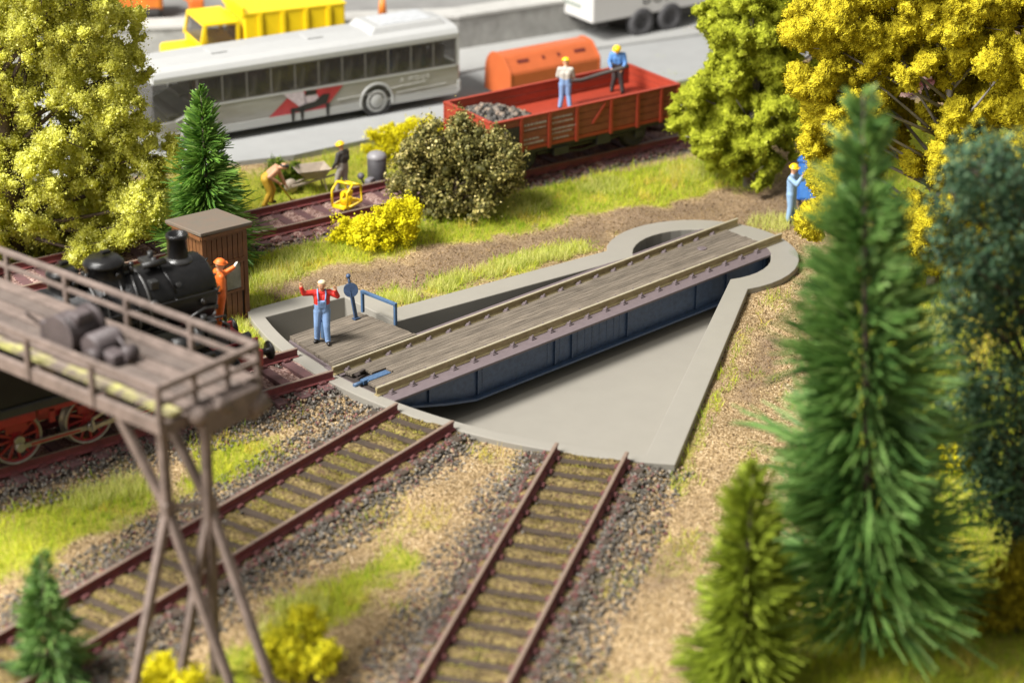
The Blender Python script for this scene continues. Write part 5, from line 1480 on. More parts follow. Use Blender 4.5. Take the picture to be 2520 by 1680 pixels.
person('worker with dark jacket and yellow helmet half hidden behind the green tree', (20.9, 7.85, -.36), 1.2, dict(elL=(-.28, -.1, 1.0), haL=(-.3, -.3, .95)), CHAR, GREYT, BLACK, helmet=YEL, voxel=.022)

# ------------------------------------------------------------------ coach (bus)
M_BUSW = mat('bus_white', (0.39, 0.39, 0.38), .3, .03, 3, spec=.5, coat=.3)
M_BUSG = mat('bus_grey_livery', (0.19, 0.175, 0.155), .28, .12, 1.4, coat=.5, c2=(0.33, 0.32, 0.30), stretch=(.35, 1, 2.2))
M_BUSGL = bpy.data.materials.new('bus_tinted_glass'); M_BUSGL.use_nodes = True
_b = M_BUSGL.node_tree.nodes['Principled BSDF']; _b.inputs['Base Color'].default_value = (.06, .055, .05, 1); _b.inputs['Roughness'].default_value = .06; _b.inputs['Alpha'].default_value = .48
M_RUB = mat('tyre_black', (0.018, 0.018, 0.019), .7, .15, 8)
M_GREYP = mat('interior_grey', (0.20, 0.19, 0.18), .6)
M_BRED = mat('bus_red_print', (0.36, 0.03, 0.04), .35, .2, 3, coat=.3)
M_BBLK = mat('bus_black_print', (0.02, 0.018, 0.018), .4)
M_BPINK = mat('bus_pale_print', (0.52, 0.44, 0.47), .35, .25, 9)
busL, busW, busH = 10.1, 2.2, 2.22
bdir = Vector((0.973, -0.231, 0)).normalized(); bn_ = Vector((0.231, 0.973, 0)).normalized()
brp = Vector((15.72, 13.66, ROADZ))         # rear near corner on the road
bc = brp - bdir * busL / 2 + bn_ * busW / 2
bus = empty('coach', (bc.x, bc.y, ROADZ), math.atan2(bdir.y, bdir.x))
tag(bus, 'long white and grey touring coach with a red panel parked on the road', 'bus')
SK, WB, WT_, RFZ = .26, 1.22, 2.02, 2.46       # skirt, window bottom/top, roof
hl, hw = busL / 2, busW / 2
# body shell side profile with windscreen rake at the front (-x)
body = MB()
prof = [(-hl + .05, SK), (hl - .05, SK), (hl, SK + .1), (hl, WB - .02), (-hl + 1.55, WB - .02), (-hl + .75, WB - .34), (-hl + .1, WB - .42), (-hl, SK + .15)]
body.extrude([(x, z) for x, z in prof], (0, -hw, 0), (0, hw, 0), (1, 0, 0), (0, 0, 1))
body.build('lower_body', [M_BUSG], bus, bevel=.03)
sk = MB()
for s in (-1, 1): sk.box((0.0, s * (hw + .004), SK + .13), (busL - .12, .02, .24), bev=.006)
sk.build_lr('skirt', M_BUSW, bus)
beltm = MB()
for s in (-1, 1): beltm.box((.75, s * (hw + .006), WB - .05), (busL - 1.7, .02, .05)); beltm.bar((-hl + 1.55, s * (hw + .006), WB - .05), (-hl + .78, s * (hw + .006), WB - .37), .02, .05, (0, 1, 0))
beltm.build_lr('belt_line', M_BUSW, bus)
roof = MB()
roof.extrude([(-hw, 0), (hw, 0), (hw, .16), (hw - .10, .30), (hw - .35, .38), (0, .42), (-hw + .35, .38), (-hw + .10, .30), (-hw, .16)], (-hl + .15, 0, WT_ + .0), (hl, 0, WT_ + .0), (0, 1, 0), (0, 0, 1))
roof.build('roof', M_BUSW, bus, bevel=.02)
ac = MB(); ac.box((hl - 1.55, 0, WT_ + .45), (2.7, 1.55, .24), taper=.82); ac.build('roof_unit', M_BUSW, bus, bevel=.05)
MB().box((hl - 1.5, 0, WT_ + .575), (1.7, 1.05, .02), bev=.006).build('roof_grille', mat('grille_grey', (0.42, 0.43, 0.44), .4), bus)
for x in (-2.5, .6): MB().box((x, 0, WT_ + .43), (.5, .6, .03), bev=.01).build('roof_hatch', M_BUSW, bus)
# window band: panes, pillars, rear and front
NW = 11
xs = np.linspace(-hl + 1.5, hl - .12, NW + 1)
for s in (-1, 1):
    for a, b in zip(xs[:-1], xs[1:]):
        MB().box(((a + b) / 2, s * (hw - .02), (WB + WT_) / 2), (b - a - .05, .02, WT_ - WB - .03)).build('window', M_BUSGL, bus)
    pl = MB()
    for x in xs: pl.box((x, s * (hw - .035), (WB + WT_) / 2), (.055, .04, WT_ - WB + .02))
    pl.box((0.6, s * (hw - .03), WT_ - .01), (busL - 1.4, .03, .05)); pl.box((.7, s * (hw - .03), WB - .005), (busL - 1.5, .03, .04))
    pl.build('window_pillars', mat('pillar_grey', (0.17, 0.16, 0.15), .5), bus)
    MB().box((-hl + .78, s * (hw - .02), (WB + WT_) / 2 - .18), (1.3, .02, WT_ - WB + .33)).build('cab_side_window', M_BUSGL, bus)
    MB().box((hl - .04, s * (hw - .03), (WB + WT_) / 2), (.08, .06, WT_ - WB + .02)).build('rear_pillar', M_BUSW, bus)
ws = MB(); ws.box((-hl + .12, 0, (WB + WT_) / 2 - .2), (.03, busW - .12, WT_ - WB + .45), (0, .12, 0)); ws.build('windscreen', M_BUSGL, bus)
MB().box((hl - .02, 0, (WB + WT_) / 2), (.03, busW - .2, WT_ - WB - .05)).build('rear_window', M_BUSGL, bus)
MB().box((0.2, 0, WB - .25), (busL - .8, busW - .2, .06)).build('inner_floor', M_GREYP, bus)
seat = MB(); seat.box((0, 0, .18), (.42, .85, .12), bev=.03); seat.box((.2, 0, .48), (.12, .85, .62), (0, .1, 0), bev=.04); seat_me = seat.mesh('seat', mat('seat_grey', (0.5, 0.47, 0.44), .7, .25, 4))
for x in np.arange(-hl + 1.6, hl - .4, .78):
    for y in (-.55, .55): link('seat', seat_me, bus, (x, y, WB - .20))
for x, c in ((2.2, (.35, .33, .3)), (2.95, (.05, .15, .4)), (3.9, (.1, .3, .5)), (1.4, (.5, .5, .45)), (.4, (.2, .1, .3)), (-3.4, (.5, .3, .2))):
    q = MB(); q.lathe((x, -.6, WB - .1), (0, 0, 1), [(0, .01), (0, .2), (.35, .22), (.45, .08), (.48, .06), (.5, .1), (.6, .11), (.68, .07), (.7, .01)], 12); q.build('passenger', paint('coach_guest_%d' % int(x * 10), c), bus)
for x in (-hl + 1.5, hl - 2.85):
    for s in (-1, 1):
        w_ = MB(); w_.lathe((x, s * (hw - .30), .46), (0, s, 0), [(0, .01), (0, .44), (.04, .46), (.25, .46), (.30, .44), (.31, .34)], 28); wo = w_.build('wheel', M_RUB, bus)
        h_ = MB(); h_.lathe((x, s * (hw - .30), .46), (0, s, 0), [(.29, .35), (.318, .34), (.322, .28), (.30, .24), (.325, .2), (.33, .01)], 28); h_.build('hub_cap', M_BUSW, wo)
        ar = MB(); ar.lathe((x, s * (hw - .02), .46), (0, s, 0), [(0, .50), (.045, .50), (.045, .575), (0, .585)], 28)
        # keep only the arch above the skirt
        ar.f, ar.m, ar.sm = map(list, zip(*[(f, m_, q_) for f, m_, q_ in zip(ar.f, ar.m, ar.sm) if all(ar.v[i][2] > SK - .02 for i in f)]))
        ar.build('wheel_arch', M_BUSW, bus)
        MB().cyl((x, s * (hw - .2), .46), (x, s * (hw + .014), .46), .50, n=28).build('wheel_well', M_BBLK, bus)
SHX = .62
pr = MB()
y = -hw - .012
def prn(mb, pts): mb.add([(x + SHX, y, z) for x, z in pts], [list(range(len(pts)))])
prn(pr, [(-2.05, .46), (-.2, .46), (.48, 1.15), (-1.2, 1.15)]); pr.build('red_panel', M_BRED, bus)
pk = MB(); y -= .004
prn(pk, [(-1.5, 1.14), (-.85, 1.14), (-.7, .66), (-.95, .66)]); prn(pk, [(-.85, .98), (-.42, 1.0), (-.3, .78), (-.8, .74)]); pk.build('pale_figure_print', M_BPINK, bus)
pn = MB(); y -= .004
prn(pn, [(-1.3, .60), (-.95, .52), (-.5, .58), (-.1, .66), (.02, .94), (-.22, .96), (-.5, .78), (-.85, .74), (-1.05, .68), (-1.25, .68)])
prn(pn, [(-.82, 1.0), (-.45, .98), (-.40, 1.12), (-.75, 1.15)])
for x in (-1.22, -.92, -.08): prn(pn, [(x - .03, .28), (x + .05, .28), (x + .09, .66), (x - .06, .66)])
pn.build('piano_print', M_BBLK, bus)
MB().box((hl - .005, -hw + .06, .98), (.03, .09, .36), bev=.01).build('tail_lamp', mat('tail_red', (0.45, 0.02, 0.02), .25), bus)
MB().box((hl - .02, -hw + .02, .52), (.10, .10, .36), bev=.02).build('bumper_corner', M_BUSW, bus)

def lettering(name, s, size, m, parent, loc, rot, spacing=1.0, extr=.004):
    cu = bpy.data.curves.new(name, 'FONT'); cu.body = s; cu.size = size; cu.extrude = extr; cu.space_character = spacing
    o = bpy.data.objects.new('tmp_text', cu); col.objects.link(o)
    me_ = bpy.data.meshes.new_from_object(o.evaluated_get(bpy.context.evaluated_depsgraph_get()))
    bpy.data.objects.remove(o)
    me_.name = name; me_.materials.clear(); me_.materials.append(m)
    return tag(link(name, me_, parent, loc, rot), kind='stuff')
M_BLET = mat('pale_bus_letters', (0.56, 0.55, 0.52), .4)
lettering('side_lettering', 'A MOUR', .20, M_BLET, bus, (3.0, -hw - .012, .92), (math.pi / 2, 0, 0), 1.5)
sw = MB()
for (x0, z0, x1, z1) in ((.9, .70, 2.3, .74), (2.5, .78, 3.9, .84), (2.9, .62, 4.6, .66), (3.5, .50, 5.0, .53)): sw.bar((x0, -hw - .008, z0), (x1, -hw - .008, z1), .01, .03, (0, 1, 0))
sw.build('pale_swoosh_print', M_BLET, bus)

# ------------------------------------------------------------------ yellow tipper lorry behind the coach
M_YT = mat('lorry_yellow', (0.76, 0.53, 0.008), .4, .05, 3)
td = Vector((.944, -.33, 0)).normalized()
lor = empty('tipper_lorry', (10.0, 19.55, ROADZ + .08), math.atan2(td.y, td.x))
tag(lor, 'bright yellow tipper lorry behind the coach', 'lorry')
q = MB(); q.box((0.95, .93, 1.05), (1.25, 1.8, .9), bev=.08)
for x, yv in ((.45, .06), (.45, 1.80), (1.5, .06), (1.5, 1.80)): q.bar((x - (.12 if x < 1 else 0), yv, 1.45), (x + .02, yv, 2.08), .10)
q.build('cab', M_YT, lor)
q = MB(); q.box((.98, .93, 2.12), (1.15, 1.84, .12), bev=.05); q.build('cab_roof', M_YT, lor)
q = MB(); q.box((-.1, .93, .98), (.95, 1.5, .62), bev=.12); q.build('bonnet', M_YT, lor)
for yv in (.05, 1.81): MB().box((.98, yv, 1.78), (.9, .02, .5)).build('side_window', M_BUSGL, lor)
MB().box((.38, .93, 1.78), (.02, 1.6, .52), (0, .18, 0)).build('windscreen', M_BUSGL, lor)
q = MB(); q.box((3.35, .93, 1.62), (3.3, 2.0, 1.45), bev=.04); q.build('tipper_body', M_YT, lor)
q = MB()
for x in (2.2, 2.95, 3.7, 4.45):
    for yv in (-.10, 1.96): MB().box((x, yv, 1.62), (.12, .08, 1.4)).build('body_rib', M_YT, lor)
q.bar((3.2, -.14, 1.05), (4.6, -.14, 1.5), .06, .1); q.build('body_brace', M_YT, lor)
q = MB(); q.box((1.68, .93, 2.42), (.1, 2.0, .3)); q.box((3.35, .93, 2.36), (3.36, 2.06, .05)); q.build('body_lip', M_YT, lor)
MB().box((2.3, .93, .62), (4.9, .9, .25)).build('chassis', M_WK, lor)
for x in (.1, 3.0, 4.1):
    for yv, s in ((.12, -1), (1.74, 1)):
        w_ = MB(); w_.lathe((x, yv - s * .15, .45), (0, s, 0), [(0, .01), (0, .43), (.05, .45), (.24, .45), (.28, .42), (.28, .25), (.22, .2), (.26, .01)], 20); w_.build('wheel', M_RUB, lor)

# ------------------------------------------------------------------ orange skip container
M_OR = mat('skip_orange', (0.46, 0.105, 0.03), .45, .08, 3)
M_ORD = mat('skip_dark_slot', (0.12, 0.015, 0.008), .6)
skp = empty('covered_skip', (16.75, 12.45, ROADZ), math.atan2(-.18, .984))
tag(skp, 'orange covered waste container with rounded lid behind the red wagon', 'skip')
sl_, sw_ = 3.35, 1.45
q = MB(); pf_ = [(0, .12), (0, .86), (.03, .94), (.40, 1.30), (.47, 1.345), (.56, 1.37), (.90, 1.38), (1.0, 1.365), (1.1, 1.32), (1.2, 1.24), (1.3, 1.12), (1.37, .98), (1.41, .82), (sw_, .12)]
q.extrude(pf_, (0, 0, 0), (sl_, 0, 0), (0, 1, 0), (0, 0, 1)); q.build('container', M_OR, skp, bevel=.03)
q = MB()
for x in (-.02, sl_ - .04):
    q = MB(); q.extrude([(a * 1.0 - (.02 if a < .5 else -.02), b + (.025 if b > .5 else 0)) for a, b in pf_], (x, 0, 0), (x + .06, 0, 0), (0, 1, 0), (0, 0, 1)); q.build('lid_rib', M_OR, skp, bevel=.01)
pass
for x, w_ in ((.62, .42), (1.38, .1), (1.95, .1), (2.75, .42)):
    q = MB(); q.box((x, .275, 1.172), (w_, .13, .035), (math.radians(45), 0, 0)); q.build('slot', M_ORD, skp)
for x in (.3, 3.0):
    for yv in (.15, 1.3): MB().cyl((x, yv, .07), (x + .12, yv, .07), .07, n=12).build('castor', M_WK, skp)

# ------------------------------------------------------------------ white box trailer top right
M_TW = mat('trailer_white', (0.55, 0.535, 0.51), .4, .03, 3)
tdv = Vector((4.55, -.8, 0)).normalized()
trl = empty('box_trailer', (22.98, 15.05, ROADZ), math.atan2(tdv.y, tdv.x))
tag(trl, 'white box trailer with dark lettering at the top edge, twin axles', 'trailer')
q = MB(); q.box((4.0, 1.12, 2.0), (8.0, 2.24, 2.5), bev=.06); q.build('box_body', M_TW, trl)
MB().box((4.0, 1.12, .66), (7.6, .9, .2)).build('chassis', M_WK, trl)
q = MB(); q.box((.7, .5, .55), (.5, .3, .25), bev=.04); q.box((.6, 1.7, .5), (.3, .2, .35)); q.build('landing_gear', M_WK, trl)
M_TG = mat('trailer_tyre', (0.06, 0.058, 0.06), .75, .2, 6)
for x in (2.05, 3.25):
    for yv, s in ((.1, -1), (2.14, 1)):
        w_ = MB(); w_.lathe((x, yv - s * .15, .50), (0, s, 0), [(0, .01), (0, .46), (.06, .50), (.26, .50), (.32, .46), (.32, .26), (.2, .18), (.2, .01)], 26); w_.build('wheel', M_TG, trl)
lettering('side_lettering', 'BUFF', .62, M_BBLK, trl, (2.05, -.004, 1.12), (math.pi / 2, 0, 0), 1.25)
q = MB()
for k_ in range(9): q.box((-.004, 1.75 - k_ * .13, 1.19), (.012, .09, .13))
tag(q.build('faded_end_print', mat('green_grey_print', (0.2, 0.24, 0.2), .5), trl), kind='stuff')

# orange figure-like machine on the terrace, top left
M_OX = mat('machine_orange', (0.66, 0.22, 0.02), .45, .12, 2, c2=(0.5, 0.09, 0.02))
ox = empty('orange_machine', (12.0, 25.35, .72), -.55); tag(ox, 'orange machine on the terrace above the wall at the top left', 'machine')
q = MB(); q.box((0, 0, .8), (1.7, 1.2, 1.1), bev=.15); q.build('machine_body', M_OX, ox)
q = MB(); q.bar((.8, 0, 1.2), (1.9, 0, .5), .3, .3); q.box((1.95, 0, .4), (.5, .8, .4), bev=.08); q.build('bucket_arm', M_OX, ox)
for s in (-1, 1): MB().box((0, s * .6, .22), (1.6, .3, .42), bev=.15).build('crawler', M_WK, ox)
q = MB(); q.cyl((17.4, 19.2, .98), (17.4, 19.2, 1.6), .16, .09, 12); 
tag(q.build('traffic_cone', M_OX), 'small orange post on the wall behind the coach roof', 'post')

# boulders lying at the right end of the siding
M_ROCK = mat('brown_rock', (0.20, 0.135, 0.115), .8, .3, 5, .6, 20, c2=(0.12, 0.075, 0.065))
for k_, (x, y_, r, lb_) in enumerate(((18.35, 7.75, .30, 'brown boulder nearest the red wagon at the end of the siding'), (18.78, 7.5, .36, 'largest and frontmost brown boulder at the end of the siding'), (18.75, 8.1, .28, 'brown boulder at the back of the pile beyond the red wagon'), (19.3, 7.6, .28, 'rightmost brown boulder of the pile, next to the green tree'))):
    rv_ = random.Random(k_)
    bm = bmesh.new(); bmesh.ops.create_icosphere(bm, subdivisions=2, radius=1.0)
    for v in bm.verts:
        d_ = 1 + .22 * math.sin(v.co.x * 3 + k_) * math.cos(v.co.y * 3.4 + k_ * 2) + rv_.uniform(-.06, .06)
        v.co = Vector((v.co.x * r * 1.35 * d_, v.co.y * r * d_, v.co.z * r * .8 * d_))
    bme = bpy.data.meshes.new('boulder'); bm.to_mesh(bme); bm.free(); bme.materials.append(M_ROCK)
    bo = link('boulder', bme, None, (x, y_, -.12), (0, 0, k_ * .9))
    tag(bo, lb_, 'boulder', 'boulders at the end of the siding')

# ------------------------------------------------------------------ trees and shrubs
def noise3(P, sc, seed):
    r = np.random.default_rng(seed)
    out = np.zeros(len(P))
    for k in range(7):
        w = r.normal(size=3); w /= np.linalg.norm(w)
        w2 = r.normal(size=3); w2 /= np.linalg.norm(w2)
        f = (1.0 + 0.35 * k) / sc * 2 * np.pi
        out += np.sin(P @ w * f + r.uniform(0, 6.28)) * np.cos(P @ w2 * f * 0.83 + r.uniform(0, 6.28))
    return out / 2.2
def flakes(P, size, tint, name, material, nrm=None, loose=.75):
    """small four-cornered flakes, random attitude, slightly folded"""
    n = len(P)
    R = rand_rot(n)
    if nrm is not None:
        w = nrm + rng.normal(size=(n, 3)) * loose * .58; w[:, 2] += .15; w /= np.linalg.norm(w, axis=1, keepdims=True)
        q = rng.normal(size=(n, 3)); ux = np.cross(q, w); ux /= np.linalg.norm(ux, axis=1, keepdims=True); uy = np.cross(w, ux)
        R = np.stack([ux, uy, w], 2)
    a = rng.uniform(0.6, 1.2, (n, 1)); b = rng.uniform(0.5, 1.1, (n, 1))
    z0 = np.zeros((n, 1))
    base = np.stack([np.hstack([-a, z0, z0]), np.hstack([z0, -b, 0.35 * a]), np.hstack([a, z0, z0]), np.hstack([z0, b, 0.35 * a])], 1) * size[:, None, None]
    v = np.einsum('nij,nkj->nki', R, base) + P[:, None, :]
    i0 = (np.arange(n) * 4)[:, None, None]
    f = np.array([[0, 1, 2], [0, 2, 3]])[None] + i0
    return np_mesh(name, v.reshape(-1, 3), f.reshape(-1, 3), material, np.repeat(tint, 2))
def tip(lobes, k):
    """trees that were stuck in a little off plumb"""
    return [(u + k * v, v, R) for u, v, R in lobes]
def lobes_world(lobes, seed, depth=0.8):
    """(u, v, r) in the tree's face plane -> centres in tree coordinates, with depth spread"""
    r = random.Random(seed); out = []
    for u, v, R in lobes:
        w = r.uniform(-1, 1) * depth
        c = RIGHT * u + DEEP * w + Vector((0, 0, v))
        out.append((np.array(c), R))
    return out
def back_lobes(lobes, seed, frac=.6, k=1.0):
    """fill the hidden side so the crown has depth all round"""
    r = random.Random(seed); out = []
    for u, v, R in lobes:
        if r.random() < frac:
            c = RIGHT * (u * .8) + DEEP * (R * k + r.uniform(.2, 1.2) * k) + Vector((0, 0, v + r.uniform(-.3, .3)))
            out.append((np.array(c), R * .95))
    return out
M_BARK = mat('dark_bark', (0.075, 0.05, 0.035), .7, .3, 4, .6, 18)
M_BARKG = mat('grey_bark', (0.20, 0.175, 0.15), .7, .3, 4, .6, 18)
def limbs(L, H, r0, name, m, parent, seed, bases=(0.15, 0.6), lean=(0, 0), n=8):
    r = random.Random(seed); mb = MB()
    top_ = Vector((lean[0], lean[1], H))
    trunk = [Vector((0, 0, -.1)), Vector((r.uniform(-.05, .05), r.uniform(-.05, .05), H * .3)), Vector((lean[0] * .5, lean[1] * .5, H * .62)), top_]
    mb.tube(trunk, [r0 * 1.25, r0, r0 * .7, r0 * .25], 10)
    for c, R in L:
        c = Vector(c)
        t = min(.95, max(.12, (c.z - R * .9) / H * .85))
        k = min(2, int(t * 3)); base = trunk[k].lerp(trunk[k + 1], t * 3 - k)
        mid_ = base.lerp(c, .55) + Vector((r.uniform(-.15, .15), r.uniform(-.15, .15), r.uniform(-.05, .2)))
        mb.tube([base, mid_, c], [r0 * .38, r0 * .26, r0 * .1], 6)
        for q in range(2):
            e = c + Vector((r.uniform(-1, 1), r.uniform(-1, 1), r.uniform(-.6, .8))).normalized() * R * .8
            mb.tube([mid_.lerp(c, .5), e], [r0 * .16, r0 * .05], 5)
    return mb.build(name, m, parent)
def shell_pts(L, n, lo=.55, hi=1.02, seed=0, clump=.45, cut=-.25):
    vol = np.array([R ** 2.2 for c, R in L]); vol /= vol.sum()
    idx = rng.choice(len(L), n, p=vol)
    d = rng.normal(size=(n, 3)); d /= np.linalg.norm(d, axis=1, keepdims=True)
    C = np.array([c for c, R in L])[idx]; Rr = np.array([R for c, R in L])[idx]
    rad = (lo ** 3 + (hi ** 3 - lo ** 3) * rng.random(n)) ** (1 / 3)
    P = C + d * (Rr * rad)[:, None]
    nz = noise3(P, clump, seed)
    P = P + d * (nz * .12 * Rr)[:, None]
    n2 = noise3(P, clump * 2.6, seed + 77)
    k = (nz + .55 * n2 > cut) & (P[:, 2] > .02)
    return P[k], nz[k], d[k]
def tree_root(name, label, cat, loc, group=None):
    o = empty(name, loc); tag(o, label, cat, group); return o
def foam_crown(L, nblob, per, rb, size, name, m, parent, seed, core_m, tl=(0.15, 0.85), jitter=.16, core=.48, spread=.12):
    """torn tufts of open foam stuck round the twigs: a ragged shell of outward flakes on a small added core that blocks light"""
    vol = np.array([R ** 2 for c, R in L]); vol /= vol.sum()
    idx = rng.choice(len(L), nblob, p=vol)
    d = rng.normal(size=(nblob, 3)); d[:, 2] = d[:, 2] * .9 + .15; d /= np.linalg.norm(d, axis=1, keepdims=True)
    C = np.array([c for c, R in L])[idx] + d * (np.array([R for c, R in L])[idx] * rng.uniform(.5, .95, nblob))[:, None]
    C = C[C[:, 2] > .15]; nb = len(C)
    R = rng.uniform(rb[0], rb[1], nb) * rng.uniform(.7, 1.1, nb); T = rng.normal(0, .08, nb)
    sc = rng.uniform(.6, 1.45, (nb, 3)); RM = rand_rot(nb)
    n = nb * per
    bi = np.repeat(np.arange(nb), per)
    dd = rng.normal(size=(n, 3)); dd /= np.linalg.norm(dd, axis=1, keepdims=True)
    loc_ = np.einsum('nij,nj->ni', RM[bi], dd * sc[bi])
    base = C[bi] + loc_ * R[bi][:, None]
    n1 = noise3(base, rb[1] * 1.5, seed); n2 = noise3(base, rb[1] * .55, seed + 1)
    rad = R[bi] * (1 + jitter * 2.0 * n1 + jitter * 1.1 * n2) * rng.uniform(.80, 1.03, n)
    P = C[bi] + loc_ * rad[:, None]
    tint = np.clip(.52 + T[bi] + n2 * .16 + rng.normal(0, spread, n), tl[0], tl[1])
    k = (P[:, 2] > .02)
    P, tint, nn_ = P[k], tint[k], loc_[k] / np.linalg.norm(loc_[k], axis=1, keepdims=True)
    link(name, flakes(P, rng.uniform(.55, 1.15, len(P)) * size, tint, name, m, nn_, .8), parent)
    # added cores inside the tufts, tinted darker, to block light and deepen shading
    hv = np.einsum('nij,nkj->nki', RM, ICO_V[None] * sc[:, None, :]) * (R * core)[:, None, None]
    v = (C[:, None, :] + hv).reshape(-1, 3)
    f = (ICO_F[None] + (np.arange(nb) * 12)[:, None, None]).reshape(-1, 3)
    if core > 0: tag(link('light_block_core', np_mesh('light_block_core', v, f, core_m, np.full(len(f), .3)), parent), kind='stuff')

def foam_solid(L, nblob, rb, name, m, parent, seed, voxel=.085, amp=.5, fringe=60000, fsize=.022, tl=(.1, .95), dens=(.45, .95), fluff=.045):
    """one spongy skin over many torn tufts, roughened, with loose crumbs on it"""
    vol = np.array([R ** 2 for c, R in L]); vol /= vol.sum()
    idx = rng.choice(len(L), nblob, p=vol)
    d = rng.normal(size=(nblob, 3)); d[:, 2] = d[:, 2] * .9 + .1; d /= np.linalg.norm(d, axis=1, keepdims=True)
    C = np.array([c for c, R in L])[idx] + d * (np.array([R for c, R in L])[idx] * rng.uniform(dens[0], dens[1], nblob))[:, None]
    C = C[C[:, 2] > rb[1] * .8]; nb = len(C)
    R = rng.uniform(rb[0], rb[1], nb); sc = rng.uniform(.6, 1.4, (nb, 3)); RM = rand_rot(nb)
    hv = np.einsum('nij,nkj->nki', RM, ICO_V[None] * sc[:, None, :]) * (R * 1.05)[:, None, None]
    v = (C[:, None, :] + hv).reshape(-1, 3)
    f = (ICO_F[None] + (np.arange(nb) * 12)[:, None, None]).reshape(-1, 3)
    tmp = link('tmp_foam', np_mesh('tmp_foam', v, f, m))
    md = tmp.modifiers.new('r', 'REMESH'); md.mode = 'VOXEL'; md.voxel_size = voxel
    ms = tmp.modifiers.new('s', 'SMOOTH'); ms.factor = .5; ms.iterations = 1
    me_ = bpy.data.meshes.new_from_object(tmp.evaluated_get(bpy.context.evaluated_depsgraph_get()))
    bpy.data.objects.remove(tmp)
    nv = len(me_.vertices); co = np.zeros(nv * 3, np.float32); me_.vertices.foreach_get('co', co); co = co.reshape(-1, 3).astype(float)
    no = np.zeros(nv * 3, np.float32); me_.vertices.foreach_get('normal', no); no = no.reshape(-1, 3).astype(float)
    n1 = noise3(co, rb[1] * 1.7, seed); n2 = noise3(co, rb[1] * .7, seed + 1); n3 = noise3(co, rb[1] * .33, seed + 2)
    co2 = co + no * ((n1 * .16 + n2 * .13 + n3 * .09) * rb[1] * amp * 2 + rng.normal(0, .012, nv))[:, None]
    me_.vertices.foreach_set('co', co2.astype(np.float32).ravel())
    npoly = len(me_.polygons)
    cen = np.zeros(npoly * 3, np.float32); me_.polygons.foreach_get('center', cen); cen = cen.reshape(-1, 3).astype(float)
    tn = np.clip(.5 + .14 * noise3(cen, rb[1] * .7, seed + 1) + rng.normal(0, .14, npoly), tl[0], tl[1])
    a = me_.attributes.new('tint', 'FLOAT', 'FACE'); a.data.foreach_set('value', tn.astype(np.float32))
    me_.polygons.foreach_set('use_smooth', np.ones(npoly, bool))
    me_.materials.clear(); me_.materials.append(m); me_.name = name
    link(name, me_, parent)
    k = rng.integers(0, nv, fringe)
    P = co2[k] + no[k] * (rng.uniform(-.1, 1, fringe) * fluff)[:, None] + rng.normal(0, voxel * .3, (fringe, 3))
    tint = np.clip(.56 + .15 * n2[k] + rng.normal(0, .15, fringe), tl[0], 1)
    o = link('foam_crumbs', flakes(P, rng.uniform(.6, 1.2, fringe) * fsize, tint, 'foam_crumbs', m, no[k], 1.3), parent); tag(o, kind='stuff')

# -- tall light yellow-green tree, left
LEFT = [(0.83, 6.78, 1.5), (1.72, 5.93, 1.25), (0.16, 5.45, 1.6), (2.05, 4.84, 1.12), (0.83, 3.86, 1.6), (2.5, 3.74, 0.8), (3.39, 2.77, 0.72), (2.05, 2.41, 1.15), (0.16, 2.41, 1.38), (3.16, 1.8, 0.6), (1.16, 0.95, 1.15), (2.39, 0.8, 0.8), (-0.06, 0.7, 1.0), (1.83, 0.5, 0.6), (-1.17, 6.05, 1.6), (-1.39, 3.62, 1.7), (3.0, 1.1, .6), (3.5, 2.1, .5), (2.7, 5.0, .55), (-1.17, 1.19, 1.35), (0.16, 8.0, 1.4), (1.72, 7.15, 0.85)]
LEFT = tip(LEFT, 0.085)
t = tree_root('leafy_tree', 'tall airy tree with pale yellow green leaves at the left edge', 'tree', (-1.18, 11.83, GZ))
L1 = lobes_world(LEFT, 1, .7) + back_lobes(LEFT, 2, .45, .8)
limbs(L1, 8.0, .2, 'trunk', M_BARK, t, 3, lean=(-.9, -.9))
M_L1 = leaf_mat('pale_leaf_flock', [(0, (0.34, 0.33, 0.03)), (.3, (0.62, 0.61, 0.07)), (.6, (0.82, 0.81, 0.15)), (.85, (0.90, 0.89, 0.30)), (1, (0.93, 0.92, 0.48))], .8, .45, foam=.05)
foam_solid(L1, 2300, (.07, .19), 'crown', M_L1, t, 5, .08, .8, 190000, .029, (.05, .98), (.5, 1.04), .13)

# -- golden foam tree, right
YEL_L = [(-3.16, 6.56, 0.76), (-2.29, 6.92, 0.87), (-1.21, 7.16, 0.98), (-0.12, 7.39, 1.08), (0.96, 7.16, 0.98), (1.94, 7.16, 0.87), (-3.05, 5.61, 0.65), (-2.07, 5.73, 0.87), (-0.88, 5.97, 0.98), (0.31, 6.09, 0.98), (1.4, 5.85, 0.87), (-2.75, 4.66, 0.6), (-1.96, 4.54, 0.76), (-2.85, 3.83, 0.5), (-2.6, 2.88, 0.5), (-2.95, 2.15, 0.42), (-2.4, 3.12, 0.76), (-1.53, 3.95, 0.76), (0.42, 4.54, 0.98), (1.51, 4.66, 0.76), (2.16, 3.95, 0.65), (0.96, 3.48, 0.87), (-0.01, 3.36, 0.87), (1.83, 2.88, 0.65), (0.42, 2.29, 0.76), (-2.51, 2.17, 0.49), (-0.55, 1.93, 0.76), (-0.01, 1.22, 0.65), (0.53, 0.75, 0.6), (1.07, 1.1, 0.43), (2.05, 5.49, 0.65), (-1.64, 7.75, 0.65), (-0.45, 8.34, 0.98), (1.18, 8.34, 0.98)]
YEL_L = tip(YEL_L, -0.05)
t = tree_root('golden_tree', 'large tree with bright golden yellow foam leaves at the right', 'tree', (14.4, -5.2, GZ))
L2 = lobes_world(YEL_L, 11, .8) + back_lobes(YEL_L, 12, .4, .9)
